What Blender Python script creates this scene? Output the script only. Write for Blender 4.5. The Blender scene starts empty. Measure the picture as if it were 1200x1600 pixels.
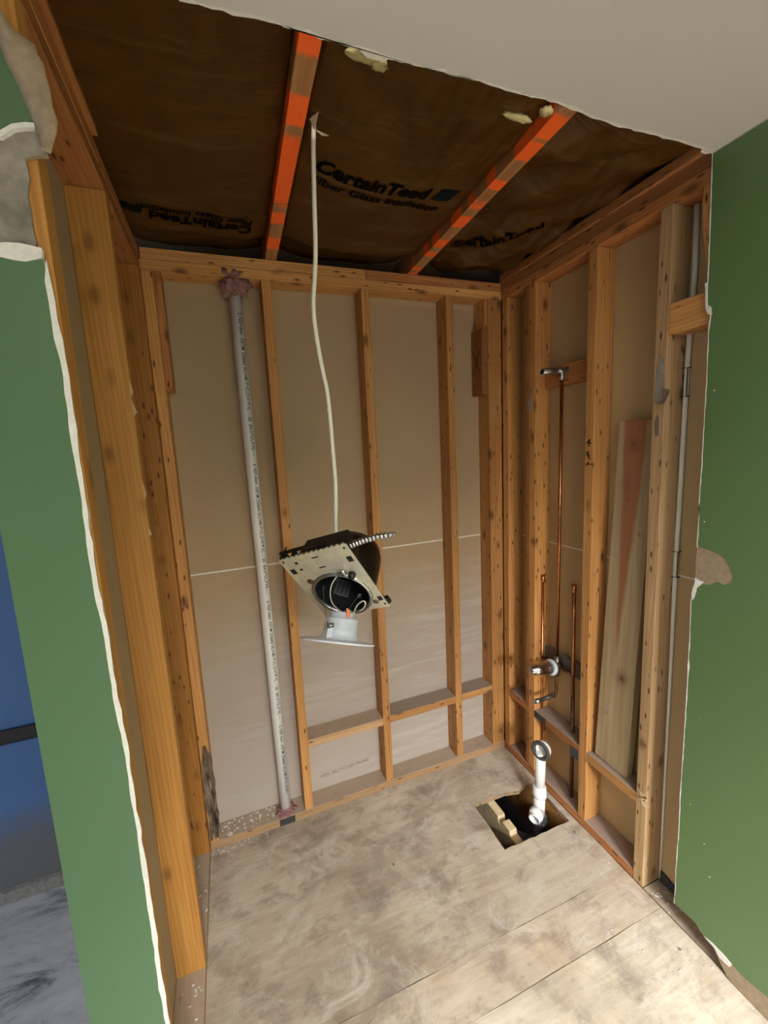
import bpy, bmesh, math, random
from mathutils import Vector, Matrix, Euler, noise as mnoise

random.seed(7)
S = bpy.context.scene
COL = S.collection
W, H = 1.56, 2.467            # alcove width, height to top of the double plates (metres)

# ------------------------------------------------------------------ camera
cam = bpy.data.cameras.new('camera')
cam.sensor_fit = 'AUTO'; cam.sensor_width = 36.0
cam.lens = 619.954 / 1600 * 36.0
cam.shift_x = (600 - 570.686) / 1600
cam.shift_y = (787.359 - 800) / 1600
cam.clip_start = 0.02
camo = bpy.data.objects.new('camera', cam); COL.objects.link(camo)
Rv = Vector((0.94105955, -0.33384587, -0.05434942)); Uv = Vector((0.09574597, 0.10881412, 0.98944034))
Fv = Vector((0.32440659, 0.93632602, -0.13436497))
m = Matrix.Identity(4)
for i in range(3):
    m[i][0], m[i][1], m[i][2] = Rv[i], Uv[i], -Fv[i]
m.translation = (0.21716, -1.69102, 1.70623)
camo.matrix_world = m
S.camera = camo

# ------------------------------------------------------------------ light and exposure
S.view_settings.view_transform = 'Standard'
S.view_settings.look = 'None'
S.view_settings.gamma = 1.0
S.view_settings.use_curve_mapping = False
S.view_settings.exposure = -0.04
world = bpy.data.worlds.new('world'); S.world = world; world.use_nodes = True
bg = world.node_tree.nodes['Background']
bg.inputs[0].default_value = (0.75, 0.88, 1.0, 1); bg.inputs[1].default_value = 0.15

def area(name, loc, target, sx, sy, power, col):
    l = bpy.data.lights.new(name, 'AREA'); l.shape = 'RECTANGLE'; l.size = sx; l.size_y = sy
    l.energy = power; l.color = col
    o = bpy.data.objects.new(name, l); COL.objects.link(o)
    o.location = loc
    o.rotation_euler = (Vector(target) - Vector(loc)).to_track_quat('-Z', 'Y').to_euler()
    return o
# daylight through the patio door opening behind the camera, and through the side room window
area('daylight_patio_left', (-0.5, -5.0, 2.75), (0.9, -2.0, 0.3), 1.4, 1.5, 330, (0.95, 0.98, 1.0))
area('daylight_patio_high', (0.7, -5.0, 3.4), (0.6, -2.0, 0.0), 1.4, 1.5, 1150, (0.97, 0.98, 1.0))
area('daylight_patio_mid', (0.35, -5.0, 3.0), (0.8, -2.0, 0.6), 0.6, 1.3, 470, (1.0, 0.97, 0.93))
area('daylight_patio_right', (1.6, -5.0, 3.0), (0.6, -2.0, 0.3), 1.4, 1.3, 290, (1.0, 0.97, 0.93))
area('added_room_fill', (0.3, -2.7, 2.40), (0.3, -2.6, 0), 0.4, 0.4, 24, (1.0, 0.96, 0.88))  # added fill with no fixture, unseen behind the camera
area('daylight_side_window', (-3.9, -2.4, 2.6), (-0.5, -1.6, 0.3), 1.6, 1.4, 210, (0.80, 0.92, 1.0))
area('daylight_blue_room', (-2.6, -0.9, 1.7), (-0.7, 0.1, 0.75), 0.7, 0.7, 22, (0.8, 0.9, 1.0))

# ------------------------------------------------------------------ node helpers
class N:
    def __init__(s, name):
        s.m = bpy.data.materials.new(name); s.m.use_nodes = True
        s.t = s.m.node_tree; s.b = s.t.nodes['Principled BSDF']; s.tc = s.t.nodes.new('ShaderNodeTexCoord')
    def n(s, typ, **kw):
        x = s.t.nodes.new(typ)
        for k, v in kw.items(): setattr(x, k, v)
        return x
    def l(s, a, b): s.t.links.new(a, b)
    def mapping(s, scale, coord='Object', rnd=False, rot=(0, 0, 0)):
        mp = s.n('ShaderNodeMapping'); mp.inputs['Scale'].default_value = scale; mp.inputs['Rotation'].default_value = rot
        src = s.tc.outputs[coord]
        if rnd:
            oi = s.n('ShaderNodeObjectInfo'); ad = s.n('ShaderNodeVectorMath', operation='MULTIPLY_ADD')
            cx = s.n('ShaderNodeCombineXYZ'); s.l(oi.outputs['Random'], cx.inputs[0]); s.l(oi.outputs['Random'], cx.inputs[1]); s.l(oi.outputs['Random'], cx.inputs[2])
            s.l(cx.outputs[0], ad.inputs[0]); ad.inputs[1].default_value = (31, 17, 43); s.l(src, ad.inputs[2]); src = ad.outputs[0]
        s.l(src, mp.inputs[0]); return mp.outputs[0]
    def noise(s, vec, scale=1, detail=4, rough=.55, dist=0):
        x = s.n('ShaderNodeTexNoise'); x.inputs['Scale'].default_value = scale; x.inputs['Detail'].default_value = detail
        x.inputs['Roughness'].default_value = rough; x.inputs['Distortion'].default_value = dist
        s.l(vec, x.inputs['Vector']); return x.outputs['Fac']
    def ramp(s, fac, stops):
        r = s.n('ShaderNodeValToRGB'); e = r.color_ramp.elements
        while len(e) < len(stops): e.new(.5)
        for i, (p, c) in enumerate(stops):
            e[i].position = p
            e[i].color = (c, c, c, 1) if isinstance(c, (int, float)) else (*c, 1)
        s.l(fac, r.inputs[0]); return r.outputs[0]
    def mix(s, fac, a, b, mode='MIX'):
        x = s.n('ShaderNodeMix', data_type='RGBA', blend_type=mode)
        for v, i in ((fac, 0), (a, 6), (b, 7)):
            if isinstance(v, (int, float)): x.inputs[i].default_value = v
            elif isinstance(v, tuple): x.inputs[i].default_value = (*v, 1)
            else: s.l(v, x.inputs[i])
        return x.outputs[2]
    def math(s, op, a, b=0.0, clamp=False):
        x = s.n('ShaderNodeMath', operation=op, use_clamp=clamp)
        for v, i in ((a, 0), (b, 1)):
            if isinstance(v, (int, float)): x.inputs[i].default_value = v
            else: s.l(v, x.inputs[i])
        return x.outputs[0]
    def bump(s, h, strength=.2, dist=.01):
        x = s.n('ShaderNodeBump'); x.inputs['Strength'].default_value = strength; x.inputs['Distance'].default_value = dist
        s.l(h, x.inputs['Height']); s.l(x.outputs[0], s.b.inputs['Normal'])
    def out(s, col, rough=.6, metal=0.0, spec=None):
        if isinstance(col, tuple): s.b.inputs['Base Color'].default_value = (*col, 1)
        else: s.l(col, s.b.inputs['Base Color'])
        if isinstance(rough, (int, float)): s.b.inputs['Roughness'].default_value = rough
        else: s.l(rough, s.b.inputs['Roughness'])
        s.b.inputs['Metallic'].default_value = metal
        if spec is not None: s.b.inputs['Specular IOR Level'].default_value = spec
        return s.m
    def up_mask(s, lo=.5, hi=.9):
        g = s.n('ShaderNodeNewGeometry'); sx = s.n('ShaderNodeSeparateXYZ'); s.l(g.outputs['Normal'], sx.inputs[0])
        r = s.n('ShaderNodeMapRange'); r.inputs[1].default_value = lo; r.inputs[2].default_value = hi
        s.l(sx.outputs[2], r.inputs[0]); return r.outputs[0]

def wood(name, dark, light, knots=.75, dust=.85, kc=(.07, .025, .008), specks=True, dcol=(.30, .265, .235)):
    k = N(name)
    v = k.mapping((22, 22, .9), rnd=True)
    warp = k.noise(v, .5, 2, .5)
    g1 = k.noise(k.mapping((70, 70, 2.2), rnd=True), 1, 3, .6, .6)
    w = k.n('ShaderNodeTexWave', wave_type='BANDS', bands_direction='DIAGONAL'); w.inputs['Scale'].default_value = 2.2
    w.inputs['Distortion'].default_value = 7; w.inputs['Detail'].default_value = 2; w.inputs['Detail Scale'].default_value = .6
    k.l(v, w.inputs['Vector'])
    f = k.math('ADD', k.math('MULTIPLY', w.outputs['Fac'], .16), k.math('MULTIPLY', g1, .84))
    base = k.ramp(f, [(.22, dark), (.72, light)])
    big = k.noise(k.mapping((4, 4, .8), rnd=True), 1, 2, .5)
    base = k.mix(k.ramp(big, [(.35, .35), (.65, 0.0)]), base, tuple(c * .62 for c in dark))
    oi = k.n('ShaderNodeObjectInfo')
    hs = k.n('ShaderNodeHueSaturation')
    k.l(k.math('ADD', k.math('MULTIPLY', oi.outputs['Random'], .35), .83), hs.inputs['Value'])
    k.l(base, hs.inputs['Color']); base = hs.outputs[0]
    vo = k.n('ShaderNodeTexVoronoi'); vo.inputs['Scale'].default_value = 1.0
    k.l(k.mapping((11, 11, 5.5), rnd=True), vo.inputs['Vector'])
    kn = k.ramp(vo.outputs['Distance'], [(.07, knots), (.15, knots * .35), (.22, 0.0)])
    base = k.mix(kn, base, kc)
    vs = k.n('ShaderNodeTexVoronoi'); vs.inputs['Scale'].default_value = 1.0
    k.l(k.mapping((42, 42, 13), rnd=True), vs.inputs['Vector'])
    base = k.mix(k.ramp(vs.outputs['Distance'], [(.10, .9 if specks else 0.0), (.21, 0.0)]), base, kc)
    if dust:
        dn = k.noise(k.mapping((25, 25, 25)), 1, 4, .7)
        base = k.mix(k.math('MULTIPLY', k.up_mask(), k.ramp(dn, [(.3, dust * .7), (.6, dust)])), base, dcol)
    k.bump(g1, .25, .002)
    return k.out(base, .62, 0, .35)

def plain(name, col, rough=.6, metal=0.0, var=.25, scale=40, bump=.0, spec=None):
    k = N(name); nz = k.noise(k.mapping((scale,) * 3), 1, 4, .6)
    c = k.mix(k.ramp(nz, [(.3, 1.0), (.7, 0.0)]), col, tuple(x * (1 - var) for x in col))
    if bump: k.bump(nz, bump, .003)
    return k.out(c, rough, metal, spec)

M = {}
M['fir'] = wood('fir_lumber', (.38, .16, .045), (.64, .335, .115))
M['fir_clean'] = wood('clean_fir_lumber', (.44, .185, .038), (.68, .345, .09), knots=.5, dust=.4, specks=False)
M['fir_pale'] = wood('pale_fir_lumber', (.36, .20, .09), (.58, .40, .21), knots=.7, dust=0)
M['fir_dark'] = wood('reddish_fir_lumber', (.28, .095, .03), (.48, .21, .07))
M['fir_swirl'] = wood('swirl_grain_lumber', (.30, .115, .02), (.50, .22, .045), knots=.4, dust=.4)
M['pine_grey'] = wood('weathered_pine', (.25, .165, .09), (.40, .30, .175), knots=.7, dust=0)
M['plate'] = wood('dusty_plate_lumber', (.36, .19, .085), (.56, .37, .20), knots=.5, dust=.75, dcol=(.40, .33, .265))
M['grey_wood'] = wood('grey_dirty_lumber', (.10, .075, .065), (.20, .15, .13), knots=.4, dust=.9)

def leaning_mat():
    k = N('leaning_board_pine')
    g = k.noise(k.mapping((60, 60, 2), rnd=False), 1, 3, .6, .5)
    base = k.ramp(g, [(.25, (.30, .205, .105)), (.7, (.44, .34, .20))])
    # heartwood streak along the middle of the board, narrowing downwards
    sx = k.n('ShaderNodeSeparateXYZ'); k.l(k.tc.outputs['Object'], sx.inputs[0])
    wob = k.math('MULTIPLY', k.math('SUBTRACT', k.noise(k.mapping((8, 8, 3)), 1, 3), .5), .035)
    d = k.math('ABSOLUTE', k.math('ADD', k.math('ADD', sx.outputs[1], -.076), wob))
    wid = k.math('MULTIPLY', k.math('ADD', sx.outputs[2], -.45), .048)
    st = k.ramp(k.math('ADD', k.math('MULTIPLY', k.math('SUBTRACT', wid, d), 60), .5), [(.2, 0.0), (.9, .9)])
    base = k.mix(st, base, (.30, .115, .05))
    vo = k.n('ShaderNodeTexVoronoi'); k.l(k.mapping((7, 7, 2.6)), vo.inputs['Vector']); vo.inputs['Scale'].default_value = 1
    base = k.mix(k.ramp(vo.outputs['Distance'], [(.06, .85), (.16, .3), (.24, 0.0)]), base, (.11, .045, .02))
    for (ky, kz, sc_, st_) in ((.050, .40, 1.0, .95), (.078, 1.30, .8, .8), (.030, .98, .35, .7), (.085, 1.10, .3, .7), (.100, .22, .3, .8)):
        vm = k.n('ShaderNodeVectorMath', operation='DISTANCE'); mm = k.mapping((0, 1, .8)); k.l(mm, vm.inputs[0]); vm.inputs[1].default_value = (0, ky, kz * .8)
        wob2 = k.math('MULTIPLY', k.noise(k.mapping((40, 40, 25)), 1, 3), .006)
        dd = k.math('ADD', vm.outputs['Value'], wob2)
        base = k.mix(k.ramp(k.math('MULTIPLY', dd, 20 / sc_), [(.10, st_), (.32, st_ * .55), (.55, .2), (.9, 0.0)]), base, (.13, .05, .022))
    dn = k.noise(k.mapping((5, 5, 2)), 1, 4); base = k.mix(k.ramp(dn, [(.5, 0.0), (.7, .35)]), base, (.25, .19, .13))
    k.bump(g, .2, .002)
    return k.out(base, .65, 0, .3)
M['lean'] = leaning_mat()

def paper(name, col, streaks=True):
    k = N(name)
    fine = k.noise(k.mapping((160, 160, 160)), 1, 3, .7)
    big = k.noise(k.mapping((3, 3, 2.2)), 1, 4, .55)
    c = k.mix(k.ramp(fine, [(.3, .22), (.7, 0.0)]), col, tuple(x * .6 for x in col))
    c = k.mix(k.ramp(big, [(.35, .3), (.65, 0.0)]), c, tuple(x * .72 for x in col))
    ribs = k.n('ShaderNodeTexWave', wave_type='BANDS', bands_direction='Z'); ribs.inputs['Scale'].default_value = 55; ribs.inputs['Distortion'].default_value = 1.5
    k.l(k.tc.outputs['Object'], ribs.inputs['Vector'])
    c = k.mix(k.ramp(ribs.outputs['Fac'], [(.4, 0.0), (1.0, .08)]), c, tuple(min(1, x * 1.5) for x in col))
    if streaks:   # old thin-set smears on the lower half
        s1 = k.noise(k.mapping((2.3, 2.3, 26)), 1, 6, .72, .6)
        s2 = k.noise(k.mapping((1.6, 1.6, 5), rot=(0, .15, 0)), 1, 3, .6)
        sx = k.n('ShaderNodeSeparateXYZ'); k.l(k.tc.outputs['Object'], sx.inputs[0])
        zz = k.ramp(k.math('MULTIPLY', sx.outputs[2], .8), [(.05, 1.0), (.6, .9), (.92, 0.0)])
        xx = k.ramp(k.math('ADD', k.math('MULTIPLY', sx.outputs[0], .5), .1), [(.1, .25), (.55, 1.0)])
        msk = k.math('MULTIPLY', k.math('MULTIPLY', k.ramp(s1, [(.47, 0.0), (.62, 1.0)]), k.ramp(s2, [(.38, 0.0), (.58, 1.0)])), k.math('MULTIPLY', zz, xx))
        c = k.mix(k.math('MULTIPLY', msk, .8), c, (.66, .645, .63))
        # grey dust low down, mixed with the bluish low light painted in
        c = k.mix(k.math('MULTIPLY', zz, .75), c, (.42, .375, .345))
    k.bump(fine, .08, .001)
    return k.out(c, .8, 0, .2)
M['paper_back'] = paper('grey_gypsum_paper', (.43, .315, .195))
M['paper_right'] = paper('warm_lit_gypsum_paper', (.52, .36, .18), False)  # same paper, browned by warm bay light put into its colour
M['paper_tan'] = paper('tan_gypsum_paper', (.42, .32, .20), False)
M['paper_torn'] = plain('torn_brown_paper', (.37, .275, .175), .9, 0, .3, 60, .3)
M['gypsum'] = plain('broken_gypsum', (.80, .78, .73), .9, 0, .15, 120, .4)
M['plaster'] = plain('grey_bare_plaster', (.36, .32, .265), .95, 0, .55, 22, .7)

def green(name, col):
    k = N(name)
    big = k.noise(k.mapping((1.5, 1.5, 1.5)), 1, 3)
    orange = k.noise(k.mapping((220, 220, 220)), 1, 2, .5)
    c = k.mix(k.ramp(big, [(.3, .14), (.7, 0.0)]), col, tuple(x * .7 for x in col))
    sc = k.noise(k.mapping((90, 90, 9)), 1, 2, .5)
    c = k.mix(k.ramp(sc, [(.80, 0.0), (.84, .35)]), c, (.5, .55, .45))
    k.bump(orange, .06, .001)
    return k.out(c, .36, 0, .45)
M['green'] = green('green_wall_paint', (.105, .185, .070))
M['green_left'] = green('darkened_green_wall_paint', (.088, .170, .082))  # green darkened and blued in colour to offset excess light on this face

def ceilmat():
    k = N('white_ceiling_paint'); o = k.noise(k.mapping((150, 150, 150)), 1, 3, .6); b = k.noise(k.mapping((1.2, 1.2, 1.2)), 1, 2)
    c = k.mix(k.ramp(b, [(.3, .2), (.7, 0.0)]), (.60, .585, .56), (.51, .495, .475)); k.bump(o, .15, .001)
    return k.out(c, .8)
M['ceiling'] = ceilmat()

def bluemat():
    k = N('blue_wall_paint'); b = k.noise(k.mapping((6, 6, 6)), 1, 6, .7)
    sx = k.n('ShaderNodeSeparateXYZ'); k.l(k.tc.outputs['Object'], sx.inputs[0])
    h = k.math('ADD', k.math('MULTIPLY', sx.outputs[2], 2.2), k.math('MULTIPLY', k.math('SUBTRACT', b, .5), .7))
    c = k.mix(k.ramp(h, [(.45, 1.0), (.95, 0.0)]), (.045, .10, .235), (.075, .078, .085))
    return k.out(c, .5, 0, .4)
M['blue'] = bluemat()

def floormat(name, seed, tone=(1, 1, 1)):
    k = N(name)
    def mp(s, r=0): return k.mapping(s, rot=(0, 0, r))
    g = k.noise(mp((5, 42, 30), -.08), 1, 6, .7, .8)             # plywood face grain runs across the alcove
    big = k.noise(mp((1.7, 2.3, 3)), 1 + seed * .03, 6, .6, .5)
    c = k.ramp(big, [(.30, (.37, .30, .225)), (.5, (.58, .49, .375)), (.72, (.74, .645, .51))])
    c = k.mix(k.ramp(g, [(.38, .30), (.62, 0.0)]), c, (.24, .185, .14))
    blot = k.noise(mp((6, 8, 9)), 1 + seed * .02, 8, .72, .4)
    c = k.mix(k.ramp(blot, [(.50, 0.0), (.66, .62)]), c, (.19, .145, .12))
    drk = k.noise(mp((2.6, 3.2, 3), .3), 1.1 + seed * .05, 5, .65, .8)
    c = k.mix(k.ramp(drk, [(.54, 0.0), (.70, .5)]), c, (.25, .20, .165))
    pale = k.noise(mp((4, 6, 7), .4), 1.3, 8, .74, 1.0)
    c = k.mix(k.ramp(pale, [(.54, 0.0), (.68, .65)]), c, (.70, .65, .57))
    rust = k.noise(mp((2.5, 3.5, 3), .2), 1.7, 4, .6)
    c = k.mix(k.ramp(rust, [(.55, 0.0), (.75, .45)]), c, (.40, .27, .155))
    fleck = k.noise(mp((60, 90, 60)), 1, 4, .75)
    c = k.mix(k.ramp(fleck, [(.62, 0.0), (.72, .35)]), c, (.19, .15, .125))
    sp = k.n('ShaderNodeTexVoronoi'); sp.inputs['Scale'].default_value = 6; k.l(k.tc.outputs['Object'], sp.inputs['Vector'])
    c = k.mix(k.ramp(sp.outputs['Distance'], [(.022, .8), (.04, 0.0)]), c, (.10, .085, .07))
    c = k.mix(1.0, c, tone, 'MULTIPLY')
    k.bump(k.math('ADD', g, pale), .22, .003)
    return k.out(c, .72, 0, .3)
M['ply_back'] = floormat('grey_stained_plywood', 3, (.84, .83, .83))
M['ply_mid'] = floormat('brown_stained_plywood', 5, (.93, .90, .88))
M['ply_front'] = floormat('pale_stained_plywood', 0)
def sidefloor():
    k = N('grey_smeared_floor'); b = k.noise(k.mapping((2.5, 6, 4), rot=(0, 0, .5)), 1, 8, .75, .4)
    c = k.ramp(b, [(.33, (.05, .05, .055)), (.43, (.22, .22, .235)), (.7, (.36, .36, .375))])
    return k.out(c, .6)
M['sidefloor'] = sidefloor()

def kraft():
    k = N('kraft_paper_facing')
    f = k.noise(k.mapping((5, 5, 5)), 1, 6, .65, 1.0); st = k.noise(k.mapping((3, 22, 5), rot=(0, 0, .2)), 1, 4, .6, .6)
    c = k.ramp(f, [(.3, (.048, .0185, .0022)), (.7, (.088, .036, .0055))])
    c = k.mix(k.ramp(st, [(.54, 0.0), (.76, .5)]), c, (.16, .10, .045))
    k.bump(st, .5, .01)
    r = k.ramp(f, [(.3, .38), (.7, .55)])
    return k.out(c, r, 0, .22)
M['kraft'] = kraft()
M['fiber'] = plain('yellow_fiberglass', (.46, .37, .17), 1, 0, .35, 60, .5)
M['pinkfoam'] = plain('pink_fiberglass', (.34, .165, .16), 1, 0, .5, 60, .8)

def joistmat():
    k = N('orange_banded_joist')
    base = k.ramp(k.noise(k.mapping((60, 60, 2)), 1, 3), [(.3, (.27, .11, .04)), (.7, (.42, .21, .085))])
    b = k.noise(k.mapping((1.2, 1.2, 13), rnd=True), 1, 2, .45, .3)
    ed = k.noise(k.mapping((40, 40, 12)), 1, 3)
    c = k.mix(k.ramp(k.math('ADD', b, k.math('MULTIPLY', k.math('SUBTRACT', ed, .5), .08)), [(.475, 0.0), (.52, .95)]), base, (1.0, .14, .018))  # irregular orange bands mixed over the brown wood colour
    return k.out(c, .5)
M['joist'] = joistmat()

def pvcmat():
    k = N('white_pvc'); n = k.noise(k.mapping((18, 18, 3)), 1, 4)
    return k.out(k.mix(k.ramp(n, [(.4, .18), (.7, 0.0)]), (.78, .78, .77), (.55, .52, .47)), .3)
M['pvc'] = pvcmat()
M['bluepvc'] = plain('blue_grey_fitting', (.28, .32, .42), .4)
M['rubber'] = plain('grey_rubber', (.06, .058, .055), .7)
M['cablewhite'] = plain('white_cable_sheath', (.80, .77, .66), .45, 0, .05)
M['copper'] = plain('copper_pipe', (.62, .27, .11), .28, 1.0, .45, 25)
M['oldcopper'] = plain('dull_copper_pipe', (.20, .10, .06), .45, .8, .5, 30)
M['galv'] = plain('galvanised_steel', (.50, .50, .50), .35, 1.0, .4, 60)
M['chrome'] = plain('worn_chrome', (.66, .66, .68), .2, 1.0, .35, 30)
M['brass'] = plain('tarnished_brass', (.30, .25, .18), .4, .9, .5, 40)
def platemat():
    k = N('zinc_plate'); v = k.n('ShaderNodeTexVoronoi'); v.inputs['Scale'].default_value = 55; k.l(k.tc.outputs['Object'], v.inputs['Vector'])
    n = k.noise(k.mapping((9, 9, 9)), 1, 3)
    c = k.mix(k.ramp(v.outputs['Color'], [(.2, .35), (.8, 0.0)]), (.74, .69, .52), (.46, .43, .33))
    c = k.mix(k.ramp(n, [(.45, 0.0), (.6, .5)]), c, (.5, .5, .48))
    return k.out(c, .42, .55)
M['zinc'] = platemat()
M['black'] = plain('black_steel_and_bore_shade', (.018, .017, .016), .45, .3, .4, 30)
M['candark'] = plain('dark_brown_steel_can', (.055, .042, .030), .32, .75, .5, 14)
M['caninside'] = plain('dark_grey_can_lining', (.035, .038, .042), .3, .5, .3, 20)
M['labelgrey'] = plain('grey_foil_label', (.20, .21, .23), .4, .2, .4, 90)
M['ledwhite'] = plain('white_plastic', (.70, .745, .83), .35, 0, .05)
M['orange'] = plain('orange_connector', (.85, .20, .04), .4)
M['ink'] = plain('black_ink', (.004, .0035, .003), .9, 0, .1, spec=.03)
M['inkfaint'] = plain('faded_ink', (.15, .12, .10), .8, 0, .2)
M['inkblue'] = plain('blue_black_ink', (.008, .011, .015), .9, 0, .2, spec=.05)
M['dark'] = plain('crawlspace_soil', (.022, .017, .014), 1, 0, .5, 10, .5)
M['tape_and_gap'] = plain('dark_strap', (.045, .043, .045), .6, 0, .3)  # strap and nail plates, also the painted-in dark gap
M['rail'] = plain('black_rail', (.012, .010, .012), .4)
def rotmat():
    k = N('rotted_dark_wood'); n = k.noise(k.mapping((75, 75, 9)), 1, 5, .65, .6)
    k.bump(n, 1.0, .006)
    return k.out(k.ramp(n, [(.36, (.012, .009, .007)), (.5, (.13, .085, .055)), (.66, (.36, .28, .21))]), .9)
M['rot'] = rotmat()
M['spline'] = plain('pale_split_wood', (.72, .56, .34), .8, 0, .3, 40, .4)
M['debris'] = plain('pale_plaster_crumbs', (.66, .62, .56), .95, 0, .4, 50)
M['light_block'] = plain('light_block_boards', (.12, .08, .05), .9)
M['seam'] = plain('pale_board_edge', (.80, .75, .66), .8, 0, .2, 50)

# ------------------------------------------------------------------ mesh helpers
class MB:
    def __init__(s): s.v = []; s.f = []; s.mi = []; s.sm = []
    def add(s, v, f, mi=0, smooth=False):
        o = len(s.v); s.v += [tuple(x) for x in v]
        for k, q in enumerate(f):
            s.f.append(tuple(i + o for i in q)); s.mi.append(mi[k] if isinstance(mi, list) else mi); s.sm.append(smooth)
        return s
    def box(s, a, b, mi=0):
        x0, y0, z0 = a; x1, y1, z1 = b
        return s.add([(x0, y0, z0), (x1, y0, z0), (x1, y1, z0), (x0, y1, z0), (x0, y0, z1), (x1, y0, z1), (x1, y1, z1), (x0, y1, z1)],
                     [(3, 2, 1, 0), (4, 5, 6, 7), (0, 1, 5, 4), (1, 2, 6, 5), (2, 3, 7, 6), (3, 0, 4, 7)], mi)
    def extr(s, poly, plane, d0, d1, front=0, side=0, back=None):
        """extrude a 2-D outline between d0 and d1 along the axis not named in plane; front = face at d0"""
        back = front if back is None else back
        def p(u, v, d): return {'XZ': (u, d, v), 'YZ': (d, u, v), 'XY': (u, v, d)}[plane]
        n = len(poly); v = [p(u, w, d0) for u, w in poly] + [p(u, w, d1) for u, w in poly]
        f = [tuple(range(n)), tuple(range(2 * n - 1, n - 1, -1))] + [(i, (i + 1) % n, n + (i + 1) % n, n + i) for i in range(n)]
        return s.add(v, f, [front, back] + [side] * n)
    def tube(s, pts, r, seg=10, mi=0, cap=True):
        pts = [Vector(p) for p in pts]; rs = r if isinstance(r, (list, tuple)) else [r] * len(pts)
        v = []; up = None
        for i, p in enumerate(pts):
            t = (pts[min(i + 1, len(pts) - 1)] - pts[max(i - 1, 0)]).normalized()
            if up is None:
                up = t.orthogonal().normalized()
            else:
                up = (up - t * up.dot(t)).normalized()
            bi = t.cross(up)
            for k in range(seg):
                a = 2 * math.pi * k / seg; v.append(p + (up * math.cos(a) + bi * math.sin(a)) * rs[i])
        n = len(pts); f = []
        for i in range(n - 1):
            for k in range(seg):
                f.append((i * seg + k, i * seg + (k + 1) % seg, (i + 1) * seg + (k + 1) % seg, (i + 1) * seg + k))
        s.add(v, f, mi, True)
        if cap:
            o = len(s.v) - len(v)
            s.f.append(tuple(o + k for k in range(seg))[::-1]); s.mi.append(mi); s.sm.append(False)
            s.f.append(tuple(o + (n - 1) * seg + k for k in range(seg))); s.mi.append(mi); s.sm.append(False)
        return s
    def lathe(s, prof, c, axis, seg=28, mi=0):
        """profile of (radius, distance along axis) around an axis through c"""
        c = Vector(c); ax = Vector(axis).normalized(); u = ax.orthogonal().normalized(); w = ax.cross(u); v = []
        for r, h in prof:
            for k in range(seg):
                a = 2 * math.pi * k / seg; v.append(c + ax * h + (u * math.cos(a) + w * math.sin(a)) * r)
        f = []
        for i in range(len(prof) - 1):
            for k in range(seg):
                f.append((i * seg + k, i * seg + (k + 1) % seg, (i + 1) * seg + (k + 1) % seg, (i + 1) * seg + k))
        return s.add(v, f, mi, True)
    def mesh(s, name, mats, bevel=0.0, merge=True):
        me = bpy.data.meshes.new(name); me.from_pydata(s.v, [], s.f)
        for mm in (mats if isinstance(mats, (list, tuple)) else [mats]): me.materials.append(mm)
        for p, i, sm in zip(me.polygons, s.mi, s.sm): p.material_index = i; p.use_smooth = sm
        bm = bmesh.new(); bm.from_mesh(me)
        if merge: bmesh.ops.remove_doubles(bm, verts=bm.verts, dist=1e-6)
        bmesh.ops.recalc_face_normals(bm, faces=bm.faces)
        if bevel:
            es = [e for e in bm.edges if len(e.link_faces) == 2 and e.calc_face_angle(0) > .7]
            bmesh.ops.bevel(bm, geom=es, offset=bevel, segments=1, affect='EDGES')
        bm.to_mesh(me); bm.free(); return me

def put(name, me, parent=None, loc=(0, 0, 0), rot=None):
    o = bpy.data.objects.new(name, me); COL.objects.link(o)
    if parent is not None: o.parent = parent
    o.location = loc
    if rot is not None: o.rotation_euler = rot
    return o
def tag(o, label, cat=None, group=None, kind=None):
    o['label'] = label
    if cat: o['category'] = cat
    if group: o['group'] = group
    if kind: o['kind'] = kind
    return o
def thing(name, label, cat, loc=(0, 0, 0), group=None, kind=None):
    o = bpy.data.objects.new(name, None); COL.objects.link(o); o.location = loc; o.empty_display_size = .05
    return tag(o, label, cat, group, kind)

def board(name, lo, hi, mat, parent, axis='z', label=None, bow=.0012, base=(0, 0, 0)):
    """a piece of lumber filling the box lo..hi; mesh built with its grain along local z"""
    lo, hi = Vector(lo), Vector(hi); d = hi - lo; c = (lo + hi) / 2
    if axis == 'z': L, a, b, rot = d.z, d.x, d.y, Matrix.Identity(3)
    elif axis == 'x': L, a, b, rot = d.x, d.y, d.z, Matrix(((0, 0, 1), (1, 0, 0), (0, 1, 0)))
    else: L, a, b, rot = d.y, d.z, d.x, Matrix(((0, 1, 0), (0, 0, 1), (1, 0, 0)))
    n = max(1, min(10, int(L / .22))); v = []; f = []
    sd = random.random() * 100
    for i in range(n + 1):
        z = -L / 2 + L * i / n; k = 1 if 0 < i < n else 0
        for q, (sx, sy) in enumerate(((-1, -1), (1, -1), (1, 1), (-1, 1))):
            jx = bow * k * mnoise.noise(Vector((sd + i * .7, q * 3.1, 0))); jy = bow * k * mnoise.noise(Vector((sd + i * .7, q * 3.1, 9)))
            v.append((sx * a / 2 + jx, sy * b / 2 + jy, z))
    for i in range(n):
        for q in range(4): f.append((i * 4 + q, i * 4 + (q + 1) % 4, i * 4 + 4 + (q + 1) % 4, i * 4 + 4 + q))
    f += [(3, 2, 1, 0), (n * 4, n * 4 + 1, n * 4 + 2, n * 4 + 3)]
    me = MB().add(v, f).mesh(name, mat, .0015)
    o = put(name, me, parent, c - Vector(base), rot.to_euler())
    if label: o['label'] = label
    return o

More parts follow.
